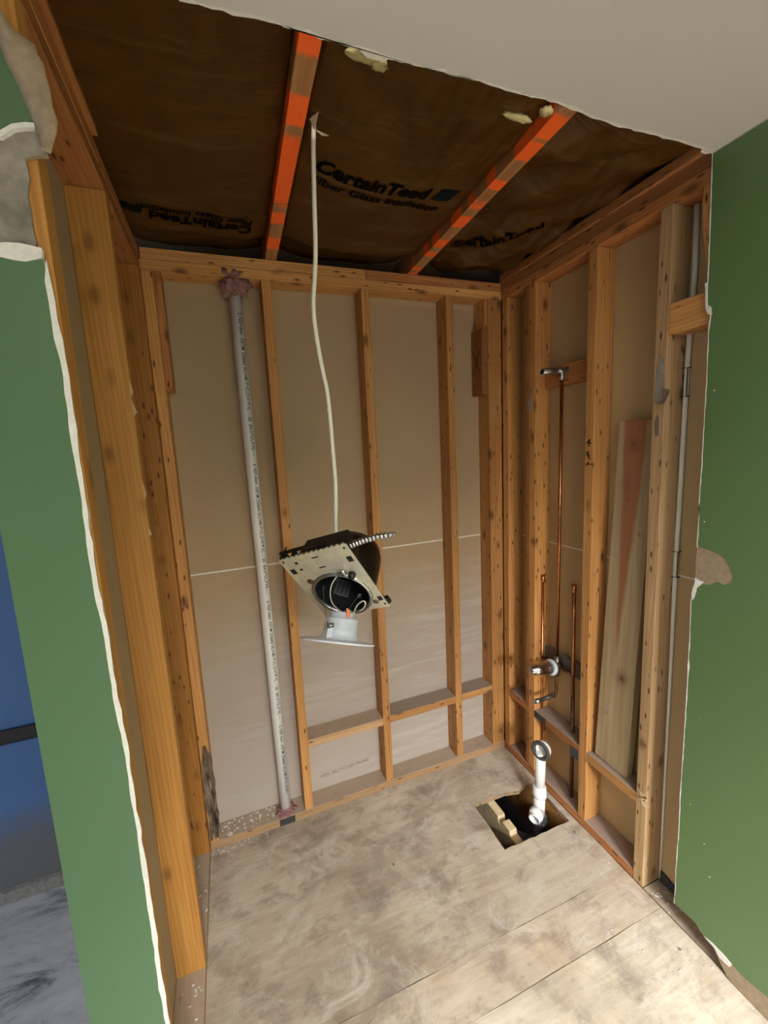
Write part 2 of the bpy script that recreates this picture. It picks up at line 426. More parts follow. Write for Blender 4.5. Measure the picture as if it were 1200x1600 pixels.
def rough(poly, amp, step, closed=True, seed=0, skip=()):
    """subdivide an outline and jitter it, for broken edges"""
    out = []; n = len(poly)
    for i in range(n if closed else n - 1):
        a, b = Vector(poly[i]), Vector(poly[(i + 1) % n]); L = (b - a).length; k = 1 if i in skip else max(1, int(L / step))
        nrm = Vector((-(b - a).y, (b - a).x)).normalized() if L else Vector((0, 0))
        for j in range(k):
            p = a + (b - a) * j / k
            if j: p = p + nrm * amp * mnoise.noise(Vector((p.x * 37 + seed, p.y * 37, seed * 1.7))) * 2
            out.append((p.x, p.y))
    return out

def text_mesh(body, size, mat, bold=0.0, shear=0.0, align='LEFT'):
    cu = bpy.data.curves.new('print', 'FONT'); cu.body = body; cu.size = size; cu.offset = bold; cu.shear = shear; cu.align_x = align
    cu.resolution_u = 3
    o = bpy.data.objects.new('print', cu); COL.objects.link(o)
    dg = bpy.context.evaluated_depsgraph_get(); dg.update()
    me = bpy.data.meshes.new_from_object(o.evaluated_get(dg))
    bpy.data.objects.remove(o); bpy.data.curves.remove(cu)
    me.materials.clear(); me.materials.append(mat)
    for p in me.polygons: p.material_index = 0
    return me
def lump(name, mat, parent, loc, size, seed, sub=3, amp=.45, freq=3.0):
    bm = bmesh.new(); bmesh.ops.create_icosphere(bm, subdivisions=sub, radius=1)
    for v in bm.verts:
        k = 1 + amp * mnoise.noise(v.co * freq + Vector((seed, 0, 0))) + .5 * amp * mnoise.noise(v.co * freq * 2.7 + Vector((0, seed, 0)))
        v.co = Vector((v.co.x * size[0], v.co.y * size[1], v.co.z * size[2])) * k
    me = bpy.data.meshes.new(name); bm.to_mesh(me); bm.free(); me.materials.append(mat)
    for p in me.polygons: p.use_smooth = True
    return put(name, me, parent, loc)

# ================================================================== STRUCTURE
# ------------------------------------------------------------------ floor
floor = thing('floor', 'stained plywood subfloor of the stripped tub alcove with a cut drain hole', 'floor', (0, 0, 0), kind='structure')
hx0, hx1, hy0, hy1 = 1.178, 1.528, -.475, -.246
YS, YF = -.7165, -.857
def sheet(name, outline, hole, mat, skip=(), label=None):
    bm = bmesh.new(); t = .019
    ov = [bm.verts.new((x, y, 0)) for x, y in outline]
    oe = [bm.edges.new((ov[i], ov[(i + 1) % len(ov)])) for i in range(len(ov))]
    if hole:
        hv = [bm.verts.new((x, y, 0)) for x, y in hole]
        oe += [bm.edges.new((hv[i], hv[(i + 1) % len(hv)])) for i in range(len(hv))]
    bmesh.ops.triangle_fill(bm, use_beauty=True, edges=oe)
    r = bmesh.ops.extrude_face_region(bm, geom=list(bm.faces))
    bmesh.ops.translate(bm, vec=(0, 0, -t), verts=[v for v in r['geom'] if isinstance(v, bmesh.types.BMVert)])
    bmesh.ops.recalc_face_normals(bm, faces=bm.faces)
    me = bpy.data.meshes.new(name); bm.to_mesh(me); bm.free(); me.materials.append(mat); me.materials.append(M['pine_grey'])
    for p in me.polygons: p.material_index = 1 if abs(p.normal.z) < .5 else 0
    o = put(name, me, floor)
    if label: o['label'] = label
    return o
hole = rough([(hx0, hy0), (hx1, hy0 - .003), (hx1 + .004, hy1 - .012), (1.46, hy1 - .006), (1.43, hy1 - .018), (1.36, hy1), (hx0 + .006, hy1 + .004)], .0025, .03, seed=3)
sheet('plywood_sheet', rough([(-.1, YS), (W - .002, YS), (W - .002, .1), (-.1, .1)], .0015, .08, seed=1), hole, M['ply_back'], label='greyer rear plywood sheet with the drain hole')
sheet('plywood_sheet', rough([(-.1, YF), (W - .002, YF), (W - .002, YS - .0012), (-.1, YS - .0004)], .0015, .08, seed=2), None, M['ply_mid'])
sheet('plywood_sheet', rough([(-.115, -3.9), (W - .002, -3.9), (W - .002, YF - .0018), (-.115, YF - .0008)], .0015, .08, seed=4), None, M['ply_front'])
sheet('plywood_strip', rough([(W + .002, -3.9), (W + .12, -3.9), (W + .12, -.79), (W + .002, -.79)], .002, .08, seed=6), None, M['ply_mid'], label='narrow subfloor strip along the green wall')
fl2 = put('floor_2', MB().box((-3.5, -3.9, -.019), (-.117, .1, 0)).mesh('floor_2', M['sidefloor']), floor)
fl2.name = 'side_room_floor'; fl2['label'] = 'grey smeared floor of the blue room'
# joists, soil and dark void under the hole
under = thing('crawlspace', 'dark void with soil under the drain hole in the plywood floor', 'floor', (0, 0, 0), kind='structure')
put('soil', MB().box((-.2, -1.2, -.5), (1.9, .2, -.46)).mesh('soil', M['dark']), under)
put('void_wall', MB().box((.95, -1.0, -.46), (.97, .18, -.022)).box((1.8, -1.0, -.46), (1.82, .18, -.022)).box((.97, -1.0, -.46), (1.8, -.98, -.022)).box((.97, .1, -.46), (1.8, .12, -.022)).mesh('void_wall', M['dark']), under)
jp = [(-.98, -.27), (-.98, -.0200), (-.46, -.0200), (-.455, -.042), (-.405, -.042), (-.40, -.0200), (-.352, -.0200), (-.347, -.05), (-.325, -.05), (-.32, -.0205), (.1, -.0205), (.1, -.27)]
fj = put('floor_joist', MB().extr(jp, 'YZ', 1.262, 1.300).mesh('floor_joist', M['spline']), under); fj['label'] = 'notched pale joist crossing the drain hole'
put('floor_joist', MB().box((1.535, -.98, -.27), (1.573, .1, -.022)).mesh('floor_joist', M['fir']), under)

# ------------------------------------------------------------------ back wall
wb = thing('wall_back', 'open stud wall at the rear of the alcove with grey gypsum paper behind', 'wall', (0, 0, 0), kind='structure')
board('bottom_plate', (.0, 0, 0), (W, .089, .038), M['plate'], wb, 'x')
board('top_plate', (-.004, 0, H - .076), (W - .002, .089, H - .0395), M['fir'], wb, 'x')
board('top_plate', (.004, 0, H - .038), (.862, .089, H), M['fir'], wb, 'x')
board('top_plate', (.865, 0, H - .038), (W - .002, .089, H), M['fir_dark'], wb, 'x')
zt = H - .077
for x, mt in ((.421, 'fir'), (.836, 'fir'), (1.250, 'fir')):
    board('stud', (x, 0, .0385), (x + .038, .089, zt), M[mt], wb)
board('stud', (1.481, 0, .0385), (1.5185, .089, zt), M['fir'], wb)
board('stud', (1.5195, .001, .0385), (1.557, .089, zt), M['fir'], wb)
st = board('stud', (.0, 0, .0385), (.0375, .089, zt), M['fir'], wb, label='corner stud with a rotted dark gouge near its foot')
# rotted lower corner of that stud
rp = [(.004, .05), (.001, .30), (.003, .40), (.014, .50), (.026, .505), (.040, .45), (.044, .34), (.040, .22), (.046, .06)]
MBr = MB().extr(rough(rp, .004, .03, seed=8), 'XZ', -.0025, .02)
rot_o = put('rotted_patch', MBr.mesh('rotted_patch', M['rot']), st, Vector((0, 0, 0)) - st.location); rot_o['label'] = 'dark rotted and splintered wood'
board('cleat', (.0385, .002, 1.968), (.064, .075, zt), M['fir_dark'], wb, label='short reddish cleat nailed beside the corner stud')
cl = board('cleat', (1.443, .002, 1.945), (1.4805, .088, 2.255), M['fir_dark'], wb, label='short cleat with a pencilled X on its side')
for a, b in (((1.4425, .018, 2.05), (1.4425, .070, 2.16)), ((1.4425, .070, 2.05), (1.4425, .018, 2.16))):
    put('pencil_mark', MB().tube([a, b], .0013, 5).mesh('pencil_mark', M['ink']), cl, -Vector(cl.location))
board('cleat', (1.462, .004, 2.256), (1.4805, .085, zt), M['fir'], wb)
board('fire_block', (.4595, 0, .35), (.8355, .089, .388), M['plate'], wb, 'x')
board('fire_block', (.8745, 0, .355), (1.2495, .089, .393), M['fir'], wb, 'x')
board('fire_block', (1.2885, 0, .358), (1.4805, .089, .396), M['fir'], wb, 'x')
dp = put('gypsum_panel', MB().box((-.12, .0895, 0), (W + .1, .102, 1.2185)).mesh('gypsum_panel', M['paper_back']), wb)
put('gypsum_panel', MB().box((-.12, .0895, 1.2255), (W + .1, .102, 2.46)).mesh('gypsum_panel', M['paper_back']), wb)
sm = put('panel_seam', MB().box((-.1, .0885, 1.2185), (W + .08, .1, 1.2255)).mesh('panel_seam', M['seam']), wb); sm['label'] = 'pale horizontal seam between gypsum panels'
tm = text_mesh('100% RECYCLED PAPER', .024, M['inkfaint'], .0)
tx = put('printed_line', tm, dp, (.515, .0892, .098), (math.pi / 2, -.03, 0)); tx.scale = (1.05, 1, 1)
# debris on bottom plate left of the pipe
mb = MB()
def crumbs(mb, n, fx, fy, z, s0, s1):
    for i in range(n):
        x, y = random.uniform(*fx), random.uniform(*fy); s = random.uniform(s0, s1)
        a = random.uniform(0, 6.3); c, sn = math.cos(a) * s, math.sin(a) * s; h = s * random.uniform(.3, .7)
        mb.add([(x + c, y + sn, z), (x - sn, y + c, z), (x - c, y - sn, z + h * .3), (x + sn * .8, y - c * .7, z), (x + c * .1, y, z + h)],
               [(0, 1, 4), (1, 2, 4), (2, 3, 4), (3, 0, 4), (3, 2, 1, 0)])
crumbs(mb, 60, (.05, .29), (.01, .085), .038, .003, .009)
crumbs(mb, 26, (-.07, -.005), (-.38, -.06), .038, .002, .008)
crumbs(mb, 14, (-.07, -.005), (-.60, -.46), .038, .002, .007)
crumbs(mb, 40, (.0, .25), (-.03, -.003), .0, .002, .006)
crumbs(mb, 40, (W - .25, W - .004), (-1.15, -.5), .0, .0015, .005)
crumbs(mb, 60, (.05, 1.5), (-1.3, -.05), .0, .001, .0028)
crumbs(mb, 30, (W + .005, W + .08), (-.90, -.80), .0, .003, .008)
o = put('plaster_crumbs', mb.mesh('plaster_crumbs', M['debris'], merge=False)); tag(o, 'pale plaster crumbs and chips scattered over the plywood floor and plates', 'debris', kind='stuff')

# ------------------------------------------------------------------ right wall
wr = thing('wall_right', 'right wall: open studs beside the alcove, green painted drywall nearer the room', 'wall', (W, 0, 0), kind='structure')
B = (W, 0, 0)
board('top_plate', (W, -1.25, H - .076), (W + .089, .09, H - .0385), M['fir_dark'], wr, 'y', base=B)
board('top_plate', (W, -1.25, H - .038), (W + .089, .0, H), M['fir_dark'], wr, 'y', base=B)
board('ceiling_nailer', (W - .012, -.905, H + .001), (W + .089, .0, H + .034), M['fir_dark'], wr, 'y', base=B)
board('bottom_plate', (W, -.748, 0), (W + .089, -.001, .038), M['fir_dark'], wr, 'y', base=B)
board('stud', (W, -.040, .0385), (W + .089, -.002, zt), M['fir'], wr, base=B)
board('stud', (W + .0, -.225, .0385), (W + .089, -.187, zt), M['fir'], wr, base=B)
board('stud', (W, -.530, .0385), (W + .089, -.492, zt), M['fir'], wr, base=B)
r3 = board('stud', (W, -.788, .0), (W + .089, -.750, zt), M['fir_pale'], wr, base=B, label='pale front stud with torn paper scraps and a splintered nail hole')
board('stud', (W, -1.22, .0385), (W + .089, -1.182, zt), M['fir'], wr, base=B)
board('stud', (W, -.186, .0385), (W + .06, -.165, zt), M['fir_dark'], wr, base=B)
board('fire_block', (W, -.186, .335), (W + .089, -.041, .373), M['fir_dark'], wr, 'y', base=B)
fb = board('fire_block', (W, -.491, .335), (W + .089, -.226, .373), M['fir_dark'], wr, 'y', base=B)
board('fire_block', (W, -.749, .33), (W + .089, -.531, .37), M['fir'], wr, 'y', base=B)
board('fire_block', (W, -1.18, 2.012), (W + .089, -.789, 2.102), M['fir'], wr, 'y', base=B)
board('pipe_brace', (W + .052, -.491, 1.935), (W + .089, -.226, 2.02), M['fir_dark'], wr, 'y', base=B, label='reddish brace behind the shower pipe')
board('pipe_brace', (W + .062, -.491, .632), (W + .089, -.2255, .70), M['grey_wood'], wr, 'y', base=B, label='grimy brace behind the shower valve')
wd = put('wedge_board', MB().extr([(W - .002, 2.35), (W + .004, 2.28), (W + .03, 2.18), (W + .058, 2.103), (W + .075, 2.103), (W + .075, zt), (W, zt)], 'XZ', -.89, -.868).mesh('wedge_board', M['fir']), wr, -Vector(B))
wd['label'] = 'tapered split board above the short block'
# paper scraps on the studs
def scrap(pts, x, d, mat, par, nm='paper_scrap'):
    return put(nm, MB().extr(rough(pts, .0015, .012, seed=11), 'YZ', x - d, x).mesh(nm, mat), par, -Vector(par.location) - Vector(B))
scrap([(-.782, 1.80), (-.756, 1.81), (-.757, 1.87), (-.762, 1.93), (-.770, 1.955), (-.780, 1.93), (-.784, 1.88)], W, .0015, M['plaster'], r3)
sc = put('paper_scrap', MB().add([(W - .002, -.784, 1.815), (W - .002, -.760, 1.80), (W - .018, -.800, 1.80), (W - .020, -.815, 1.825), (W - .014, -.812, 1.842), (W - .004, -.785, 1.85)], [(0, 1, 2, 3, 4, 5)]).mesh('paper_scrap', M['paper_torn']), r3, -Vector(r3.location) - Vector(B))
sc['label'] = 'torn flap of drywall paper'
so = sc.modifiers.new('thick', 'SOLIDIFY'); so.thickness = .0015
scrap([(-.774, 1.70), (-.762, 1.70), (-.760, 1.75), (-.767, 1.77), (-.773, 1.755)], W, .0012, M['inkfaint'], r3)
# splintered nail hole near the foot of the stud
sp = MB()
for i in range(9):
    y0 = -.788 + random.uniform(0, .026); z0 = .375 + random.uniform(-.02, .01); a = random.uniform(-.9, .9)
    sp.tube([(W - .001, y0, z0), (W - .010 - random.uniform(0, .014), y0 - .012 + .02 * math.sin(a), z0 - .004 + .012 * math.cos(a))], [.0028, .0006], 4)
sp.extr(rough([(-.787, .345), (-.775, .34), (-.764, .37), (-.764, .39), (-.78, .392), (-.787, .385)], .002, .01, seed=5), 'YZ', W - .0015, W)
o = put('splinters', sp.mesh('splinters', M['spline']), r3, -Vector(r3.location) - Vector(B)); o['label'] = 'pale splinters around a nail hole'
# dark carpenter marks on second stud
r2o = [c for c in wr.children if c.name.startswith('stud')][2]
mk = MB()
for a, b in (((-.500, 1.69), (-.522, 1.685)), ((-.510, 1.70), (-.512, 1.672)), ((-.518, 1.70), (-.505, 1.685)), ((-.500, 1.655), (-.515, 1.635)), ((-.515, 1.655), (-.502, 1.64)), ((-.500, 1.645), (-.518, 1.622)), ((-.500, 1.605), (-.526, 1.603)), ((-.512, 1.612), (-.50, 1.596))):
    mk.tube([(W - .0006, a[0], a[1]), (W - .0006, b[0], b[1])], .0016, 5)
put('pencil_mark', mk.mesh('pencil_mark', M['ink']), r2o, -Vector(r2o.location) - Vector(B))
# gypsum panels of the far side of the partition
put('gypsum_panel', MB().box((W + .0895, -1.6, .0), (W + .102, .0885, 1.2205)).mesh('gypsum_panel', M['paper_right']), wr, -Vector(B))
put('gypsum_panel', MB().box((W + .0895, -1.6, 1.2245), (W + .102, .0885, 2.46)).mesh('gypsum_panel', M['paper_right']), wr, -Vector(B))
put('panel_seam', MB().box((W + .0888, -1.2, 1.2190), (W + .1, .088, 1.2250)).mesh('panel_seam', M['seam']), wr, -Vector(B))
# green drywall: jagged cut edge, lifted bottom edge where the baseboard was
edge = [(-.892, 2.452), (-.894, 2.356), (-.898, 2.19), (-.899, 2.122), (-.897, 2.064), (-.911, 2.042), (-.908, 1.982), (-.911, 1.841), (-.911, 1.658), (-.910, 1.525), (-.912, 1.359), (-.911, 1.227), (-.904, 1.193), (-.905, 1.141), (-.907, .949), (-.907, .724), (-.905, .487), (-.907, .392), (-.906, .291), (-.906, .164), (-.906, .083)]
bot = [(-.94, .085), (-.97, .088), (-1.0, .07), (-1.026, .074), (-1.046, .032), (-1.064, .01), (-1.098, .002)]
outl = rough(edge, .0022, .025, False, 2) + [edge[-1]] + rough(bot, .004, .012, False, 5) + [(-3.89, .002), (-3.89, 2.452)]
dwp = put('drywall_panel', MB().extr(outl, 'YZ', W - .0122, W, 0, 1, 2).mesh('drywall_panel', [M['paper_torn'], M['gypsum'], M['paper_right']]), wr, -Vector(B))
dwp['label'] = 'drywall sheet with a jagged cut edge'
paint_bot = [(-.906, .085), (-.94, .087), (-.97, .090), (-.999, .078), (-1.017, .078), (-1.052, .077), (-1.11, .067), (-1.161, .079), (-1.25, .078), (-1.5, .08), (-3.89, .08)]
tearL = [(-.9115, 1.362), (-.945, 1.356), (-.980, 1.343), (-.998, 1.318), (-1.007, 1.295), (-1.004, 1.275), (-.99, 1.264), (-.972, 1.268), (-.953, 1.252), (-.935, 1.250), (-.918, 1.232), (-.911, 1.227)]
e1 = [p for p in edge if p[1] >= 1.355]; e2 = [p for p in edge if p[1] < 1.22]
ins = lambda L: [(y - .0018, z) for y, z in L]
pnt = rough(ins(e1), .0015, .03, False, 3) + rough(tearL, .002, .012, False, 9) + rough(ins(e2), .0015, .03, False, 4) + rough(paint_bot, .003, .02, False, 7) + [(-3.89, 2.452)]
gp = put('green_paint_layer', MB().extr(pnt, 'YZ', W - .0134, W - .0121, 0, 1, 1).mesh('green_paint_layer', [M['green'], M['gypsum']]), wr, -Vector(B))
gp['label'] = 'green painted surface torn back to brown paper in one place'
mb = MB()
mb.extr(rough([(-1.0, .07), (-1.02, .078), (-1.05, .076), (-1.075, .068), (-1.07, .052), (-1.045, .05), (-1.028, .066)], .003, .01, seed=4), 'YZ', W - .0142, W - .012)
mb.extr(rough([(-.911, 1.262), (-.935, 1.256), (-.918, 1.232), (-.909, 1.19), (-.905, 1.20)], .002, .01, seed=2), 'YZ', W - .0145, W - .012)
for (y, z, s) in ((-.93, 1.82, .005), (-.935, .50, .004), (-.98, .40, .005), (-.925, 1.44, .005), (-1.0, .30, .006)):
    mb.extr([(y, z), (y - s, z + s * .5), (y - s * .4, z - s * .6)], 'YZ', W - .0139, W - .0133)
put('gypsum_chip', mb.mesh('gypsum_chip', M['gypsum']), wr, -Vector(B))['kind'] = 'stuff'
put('gap_shade_strip', MB().extr([(-.795, .0), (-.90, .0), (-.895, .012), (-.85, .034), (-.81, .045), (-.795, .048)], 'YZ', W + .082, W + .0885).mesh('gap_shade_strip', M['tape_and_gap']), wr, -Vector(B))  # dark piece standing in for the shaded gap under the panel
def sliver(L, w0, w1, seed):
    a = [(y + .0004, z) for y, z in L]; b = [(y - w0 - w1 * max(0, mnoise.noise(Vector((z * 23, seed, 0)))), z) for y, z in L]
    return rough(a, .0012, .02, False, seed) + [a[-1]] + rough(b[::-1], .0016, .015, False, seed + 3) + [b[0]]
for i_, part in enumerate((e1, e2)):
    put('broken_gypsum_edge', MB().extr(sliver(part, .0012, .006, 3 + i_), 'YZ', W - .0140, W - .0118).mesh('broken_gypsum_edge', M['gypsum']), wr, -Vector(B))
r1o = [c for c in wr.children if c.name.startswith('stud')][1]
scrap([(-.190, 1.845), (-.178, 1.868), (-.182, 1.89), (-.196, 1.905), (-.199, 1.95), (-.206, 1.95), (-.205, 1.87), (-.200, 1.835)], W - .0002, .0014, M['plaster'], r1o)
tq = put('corner_tape', MB().extr(rough([(-.893, 2.12), (-.8985, 2.05), (-.905, 2.034), (-.915, 2.03), (-.912, 2.05), (-.903, 2.06), (-.899, 2.12)], .001, .02, seed=3), 'YZ', W - .0155, W - .002).mesh('corner_tape', M['gypsum']), wr, -Vector(B))

# ------------------------------------------------------------------ left wall
wl = thing('wall_left', 'left partition of open studs ending in a narrow green painted drywall face', 'wall', (0, 0, 0), kind='structure')
board('bottom_plate', (-.089, -.921, 0), (-.001, -.001, .038), M['plate'], wl, 'y')
board('top_plate', (-.089, -1.6, H - .076), (-.0005, -.001, H - .0385), M['fir_dark'], wl, 'y')
board('top_plate', (-.089, -1.6, H - .038), (.0, .0, H), M['fir_dark'], wl, 'y')
board('ceiling_nailer', (-.08, -2.2, H + .001), (.012, -.516, H + .034), M['fir_dark'], wl, 'y', label='dark board on the top plate with a sawn end')
board('stud', (-.089, -.921, .0385), (-.001, -.880, zt), M['fir_clean'], wl, label='end stud behind the green drywall face')
b2 = board('stud', (-.089, -.450, .0385), (-.0, -.412, zt), M['fir_clean'], wl, label='bright clean stud with chipped edge')
board('stud', (-.089, -.040, .0385), (-.0, -.002, zt), M['fir_swirl'], wl, label='swirl grained stud next to the rear corner')
mb = MB()
for (z0, z1, dx) in ((1.88, 1.93, .006), (1.83, 1.875, .009), (1.60, 1.66, .006), (1.50, 1.53, .007)):
    mb.add([(-.002, -.4505, z0), (-.001, -.4505, z1), (dx, -.456, (z0 + z1) / 2 - .012), (-.001, -.44, z0 + .01)], [(0, 2, 1), (0, 3, 2), (1, 2, 3), (0, 1, 3)])
put('splinters', mb.mesh('splinters', M['spline']), b2, -Vector(b2.location))
put('gypsum_panel', MB().box((-.1165, -.922, 0), (-.0895, .0885, 2.39)).mesh('gypsum_panel', M['paper_tan']), wl)
Yg = -.9215
ge = [(-.009, 2.015), (-.007, 1.983), (-.006, 1.928), (-.003, 1.872), (-.003, 1.794), (-.004, 1.735), (-.004, 1.673), (-.005, 1.556), (-.005, 1.501), (-.001, 1.438), (-.001, 1.38), (-.001, 1.303), (.001, 1.254), (.004, 1.19), (.003, 1.101), (.004, .994), (.004, .897), (.005, .825), (.003, .709), (.005, .6), (.004, .3), (.004, .0)]
lowp = rough(ge, .0022, .022, False, 12) + [(.004, 0), (-.118, 0), (-.118, 2.012), (-.06, 2.013), (-.046, 2.01), (-.031, 2.009)]
MBg = MB().extr(lowp, 'XZ', Yg - .0127, Yg, 0, 1, 1)
put('drywall_panel', MBg.mesh('drywall_panel', [M['green_left'], M['gypsum']]), wl)['label'] = 'narrow green painted end face with a broken white edge'
# thin sheath of exposed gypsum along the broken edge
gs = [(x + .0040, z) for x, z in ge]; gs2 = [(x - .0035 - .002 * mnoise.noise(Vector((z * 20, 0, 0))), z) for x, z in ge]
put('broken_gypsum_edge', MB().extr(rough(gs, .002, .02, False, 14) + [gs[-1]] + rough(gs2[::-1], .0018, .02, False, 15), 'XZ', Yg - .0138, Yg - .012).mesh('broken_gypsum_edge', M['gypsum']), wl)
upg = [(-.118, 2.175), (-.037, 2.177), (-.021, 2.189), (-.005, 2.194), (.006, 2.196), (.011, 2.164), (.001, 2.213), (-.006, 2.24), (-.013, 2.261), (-.018, 2.273), (-.021, 2.288), (-.03, 2.33), (-.118, 2.38)]
upg = [(-.118, 2.175), (-.037, 2.177), (-.021, 2.189), (-.005, 2.194), (.006, 2.196), (.001, 2.213), (-.006, 2.24), (-.013, 2.261), (-.018, 2.273), (-.021, 2.288), (-.03, 2.33), (-.05, 2.38), (-.118, 2.38)]
put('drywall_panel', MB().extr(upg, 'XZ', Yg - .0127, Yg, 0, 1, 1).mesh('drywall_panel', [M['green_left'], M['gypsum']]), wl)['label'] = 'small green remnant above the torn plaster'
pl = rough([(-.118, 2.012), (-.02, 2.03), (-.016, 2.04), (-.018, 2.062), (-.018, 2.105), (-.012, 2.131), (-.014, 2.154), (.015, 2.163), (.006, 2.196), (-.005, 2.196), (-.118, 2.19)], .003, .015, seed=6)
put('bare_plaster', MB().extr(pl, 'XZ', Yg - .007, Yg, 0, 1, 1).mesh('bare_plaster', [M['plaster'], M['paper_torn']]), wl)['label'] = 'grey bare plaster where drywall was torn off'
wl_white = rough([(-.118, 2.031), (-.035, 2.034), (-.02, 2.032), (-.008, 2.03), (-.009, 2.017), (-.031, 2.009), (-.046, 2.010), (-.061, 2.013), (-.118, 2.013)], .0025, .015, seed=7)
put('gypsum_break', MB().extr(wl_white, 'XZ', Yg - .0145, Yg - .006).mesh('gypsum_break', M['gypsum']), wl)
put('gypsum_break', MB().extr(rough([(-.118, 2.168), (-.037, 2.173), (-.021, 2.186), (-.005, 2.191), (.006, 2.193), (.006, 2.199), (-.005, 2.198), (-.021, 2.193), (-.037, 2.181), (-.118, 2.177)], .001, .015, seed=9), 'XZ', Yg - .0148, Yg - .006).mesh('gypsum_break', M['gypsum']), wl)
# torn curled brown paper flap
fo = [(-.012, 2.335), (-.008, 2.323), (-.004, 2.313), (.002, 2.303), (.017, 2.295), (.025, 2.290), (.026, 2.278), (.032, 2.268), (.033, 2.252), (.036, 2.233), (.036, 2.213), (.040, 2.195), (.037, 2.181), (.026, 2.150), (.016, 2.152)]
fi = [(-.024, 2.31), (-.022, 2.297), (-.021, 2.288), (-.018, 2.273), (-.016, 2.267), (-.013, 2.261), (-.009, 2.25), (-.006, 2.24), (-.003, 2.227), (.001, 2.213), (.004, 2.20), (.006, 2.189), (.008, 2.18), (.010, 2.170), (.011, 2.164)]
v = []; f = []
for i in range(15):
    a, b = fi[i], fo[i]
    for j in range(5):
        t = j / 4; v.append((a[0] + (b[0] - a[0]) * t, Yg - .0135 - .022 * math.sin(t * 1.9) * (.6 + .4 * i / 14), a[1] + (b[1] - a[1]) * t))
for i in range(14):
    for j in range(4): f.append((i * 5 + j, i * 5 + j + 1, i * 5 + j + 6, i * 5 + j + 5))
o = put('torn_paper_flap', MB().add(v, f, 0, True).mesh('torn_paper_flap', M['paper_torn']), wl); o['label'] = 'curled brown paper flap torn off the drywall'
so = o.modifiers.new('thick', 'SOLIDIFY'); so.thickness = .002

# ------------------------------------------------------------------ blue room behind the left partition
wf = put('wall_far', MB().box((-3.5, .1025, 0), (-.12, .115, 2.45)).mesh('wall_far', M['blue'])); tag(wf, 'blue painted wall of the next room, dirty grey towards its foot', 'wall', kind='structure')
rl = put('trim_1', MB().box((-3.5, .082, .672), (-.12, .1025, .722)).box((-3.5, .088, .664), (-.12, .1025, .672)).mesh('trim_1', M['rail'], .003)); tag(rl, 'black horizontal rail on the blue wall', 'trim', kind='structure')
bs = rough([(-3.4, .0), (-.14, .0), (-.14, .05), (-3.4, .055)], .006, .03, seed=4)
M['mortar'] = plain('dark_grey_mortar', (.17, .165, .16), .95, 0, .5, 60, .8)
tb = put('baseboard_far', MB().extr(bs, 'XZ', .083, .1025).mesh('baseboard_far', M['mortar'])); tag(tb, 'ragged grey mortar strip along the foot of the blue wall', 'trim', kind='structure')

# ------------------------------------------------------------------ ceiling
ce = thing('ceiling', 'white drywall ceiling of the room, cut off at the open alcove', 'ceiling', (0, 0, H), kind='structure')
cedge = [(-.12, -.889), (.22, -.889), (.321, -.893), (.342, -.896), (.456, -.893), (.529, -.896), (.581, -.894), (.692, -.896), (.811, -.900), (.878, -.899), (.996, -.904), (1.122, -.893), (1.27, -.894), (1.403, -.898), (1.503, -.897), (W - .0125, -.893)]
co = rough(cedge, .004, .018, False, 21) + [(W - .0125, -.893), (W - .0125, -3.9), (-3.5, -3.9), (-3.5, -.93), (-.13, -.93)]
put('drywall_panel', MB().extr(co, 'XY', H - .0127, H - .0002, 0, 1, 1).mesh('drywall_panel', [M['ceiling'], M['gypsum']]), ce, (0, 0, -H))
put('paint_bead', MB().tube([(W - .0130, -.893, H - .0135), (W - .0130, -3.89, H - .0135)], .0022, 6).mesh('paint_bead', M['gypsum']), ce, (0, 0, -H))
a = [(x, y + .0005) for x, y in cedge[1:]]; b = [(x, y - .0025 - .007 * max(0, mnoise.noise(Vector((x * 19, 4, 0))))) for x, y in cedge[1:]]
put('broken_gypsum_edge', MB().extr(rough(a, .003, .015, False, 22) + [a[-1]] + rough(b[::-1], .003, .015, False, 25) + [b[0]], 'XY', H - .0142, H - .004).mesh('broken_gypsum_edge', M['gypsum']), ce, (0, 0, -H))
mb = MB()
mb.extr(rough([(W - .0125, -.893), (W - .06, -.895), (W - .05, -.886), (W - .03, -.884)], .002, .01, seed=3), 'XY', H - .0135, H - .003)
mb.extr(rough([(.52, -.897), (.60, -.897), (.585, -.884), (.55, -.882)], .002, .01, seed=5), 'XY', H - .0125, H - .004)
put('gypsum_chip', mb.mesh('gypsum_chip', M['gypsum']), ce, (0, 0, -H))['kind'] = 'stuff'
for (xa, xb, wdt) in ((.421, .444, .044), (1.034, 1.060, .046)):      # joists run slightly askew
    y0, y1 = -1.2, .12
    L = math.hypot(xb - xa, .9); ang = math.atan2(xb - xa, .87)
    yy0, yy1 = -1.1, .10
    xx = lambda y: xa + (xb - xa) * (y + .87) / .87
    v = []
    for y in (yy0, yy1):
        for dx, z in ((0, H + .0006), (wdt, H + .0006), (wdt, H + .09), (0, H + .09)): v.append((dx - wdt / 2, z - H - .045, (y - (yy0 + yy1) / 2)))
    # local: grain along z
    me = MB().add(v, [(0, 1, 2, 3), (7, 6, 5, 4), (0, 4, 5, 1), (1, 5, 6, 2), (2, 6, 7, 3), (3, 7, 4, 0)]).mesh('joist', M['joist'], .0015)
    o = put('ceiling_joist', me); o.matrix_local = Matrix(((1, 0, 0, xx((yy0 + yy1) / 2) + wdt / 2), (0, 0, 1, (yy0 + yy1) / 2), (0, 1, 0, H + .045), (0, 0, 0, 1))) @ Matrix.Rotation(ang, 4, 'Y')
    tag(o, 'orange banded ceiling joist beside the hanging white cable' if xa < .8 else 'orange banded ceiling joist between the lettered batt and the wrinkled batt', 'joist', 'orange banded ceiling joists')
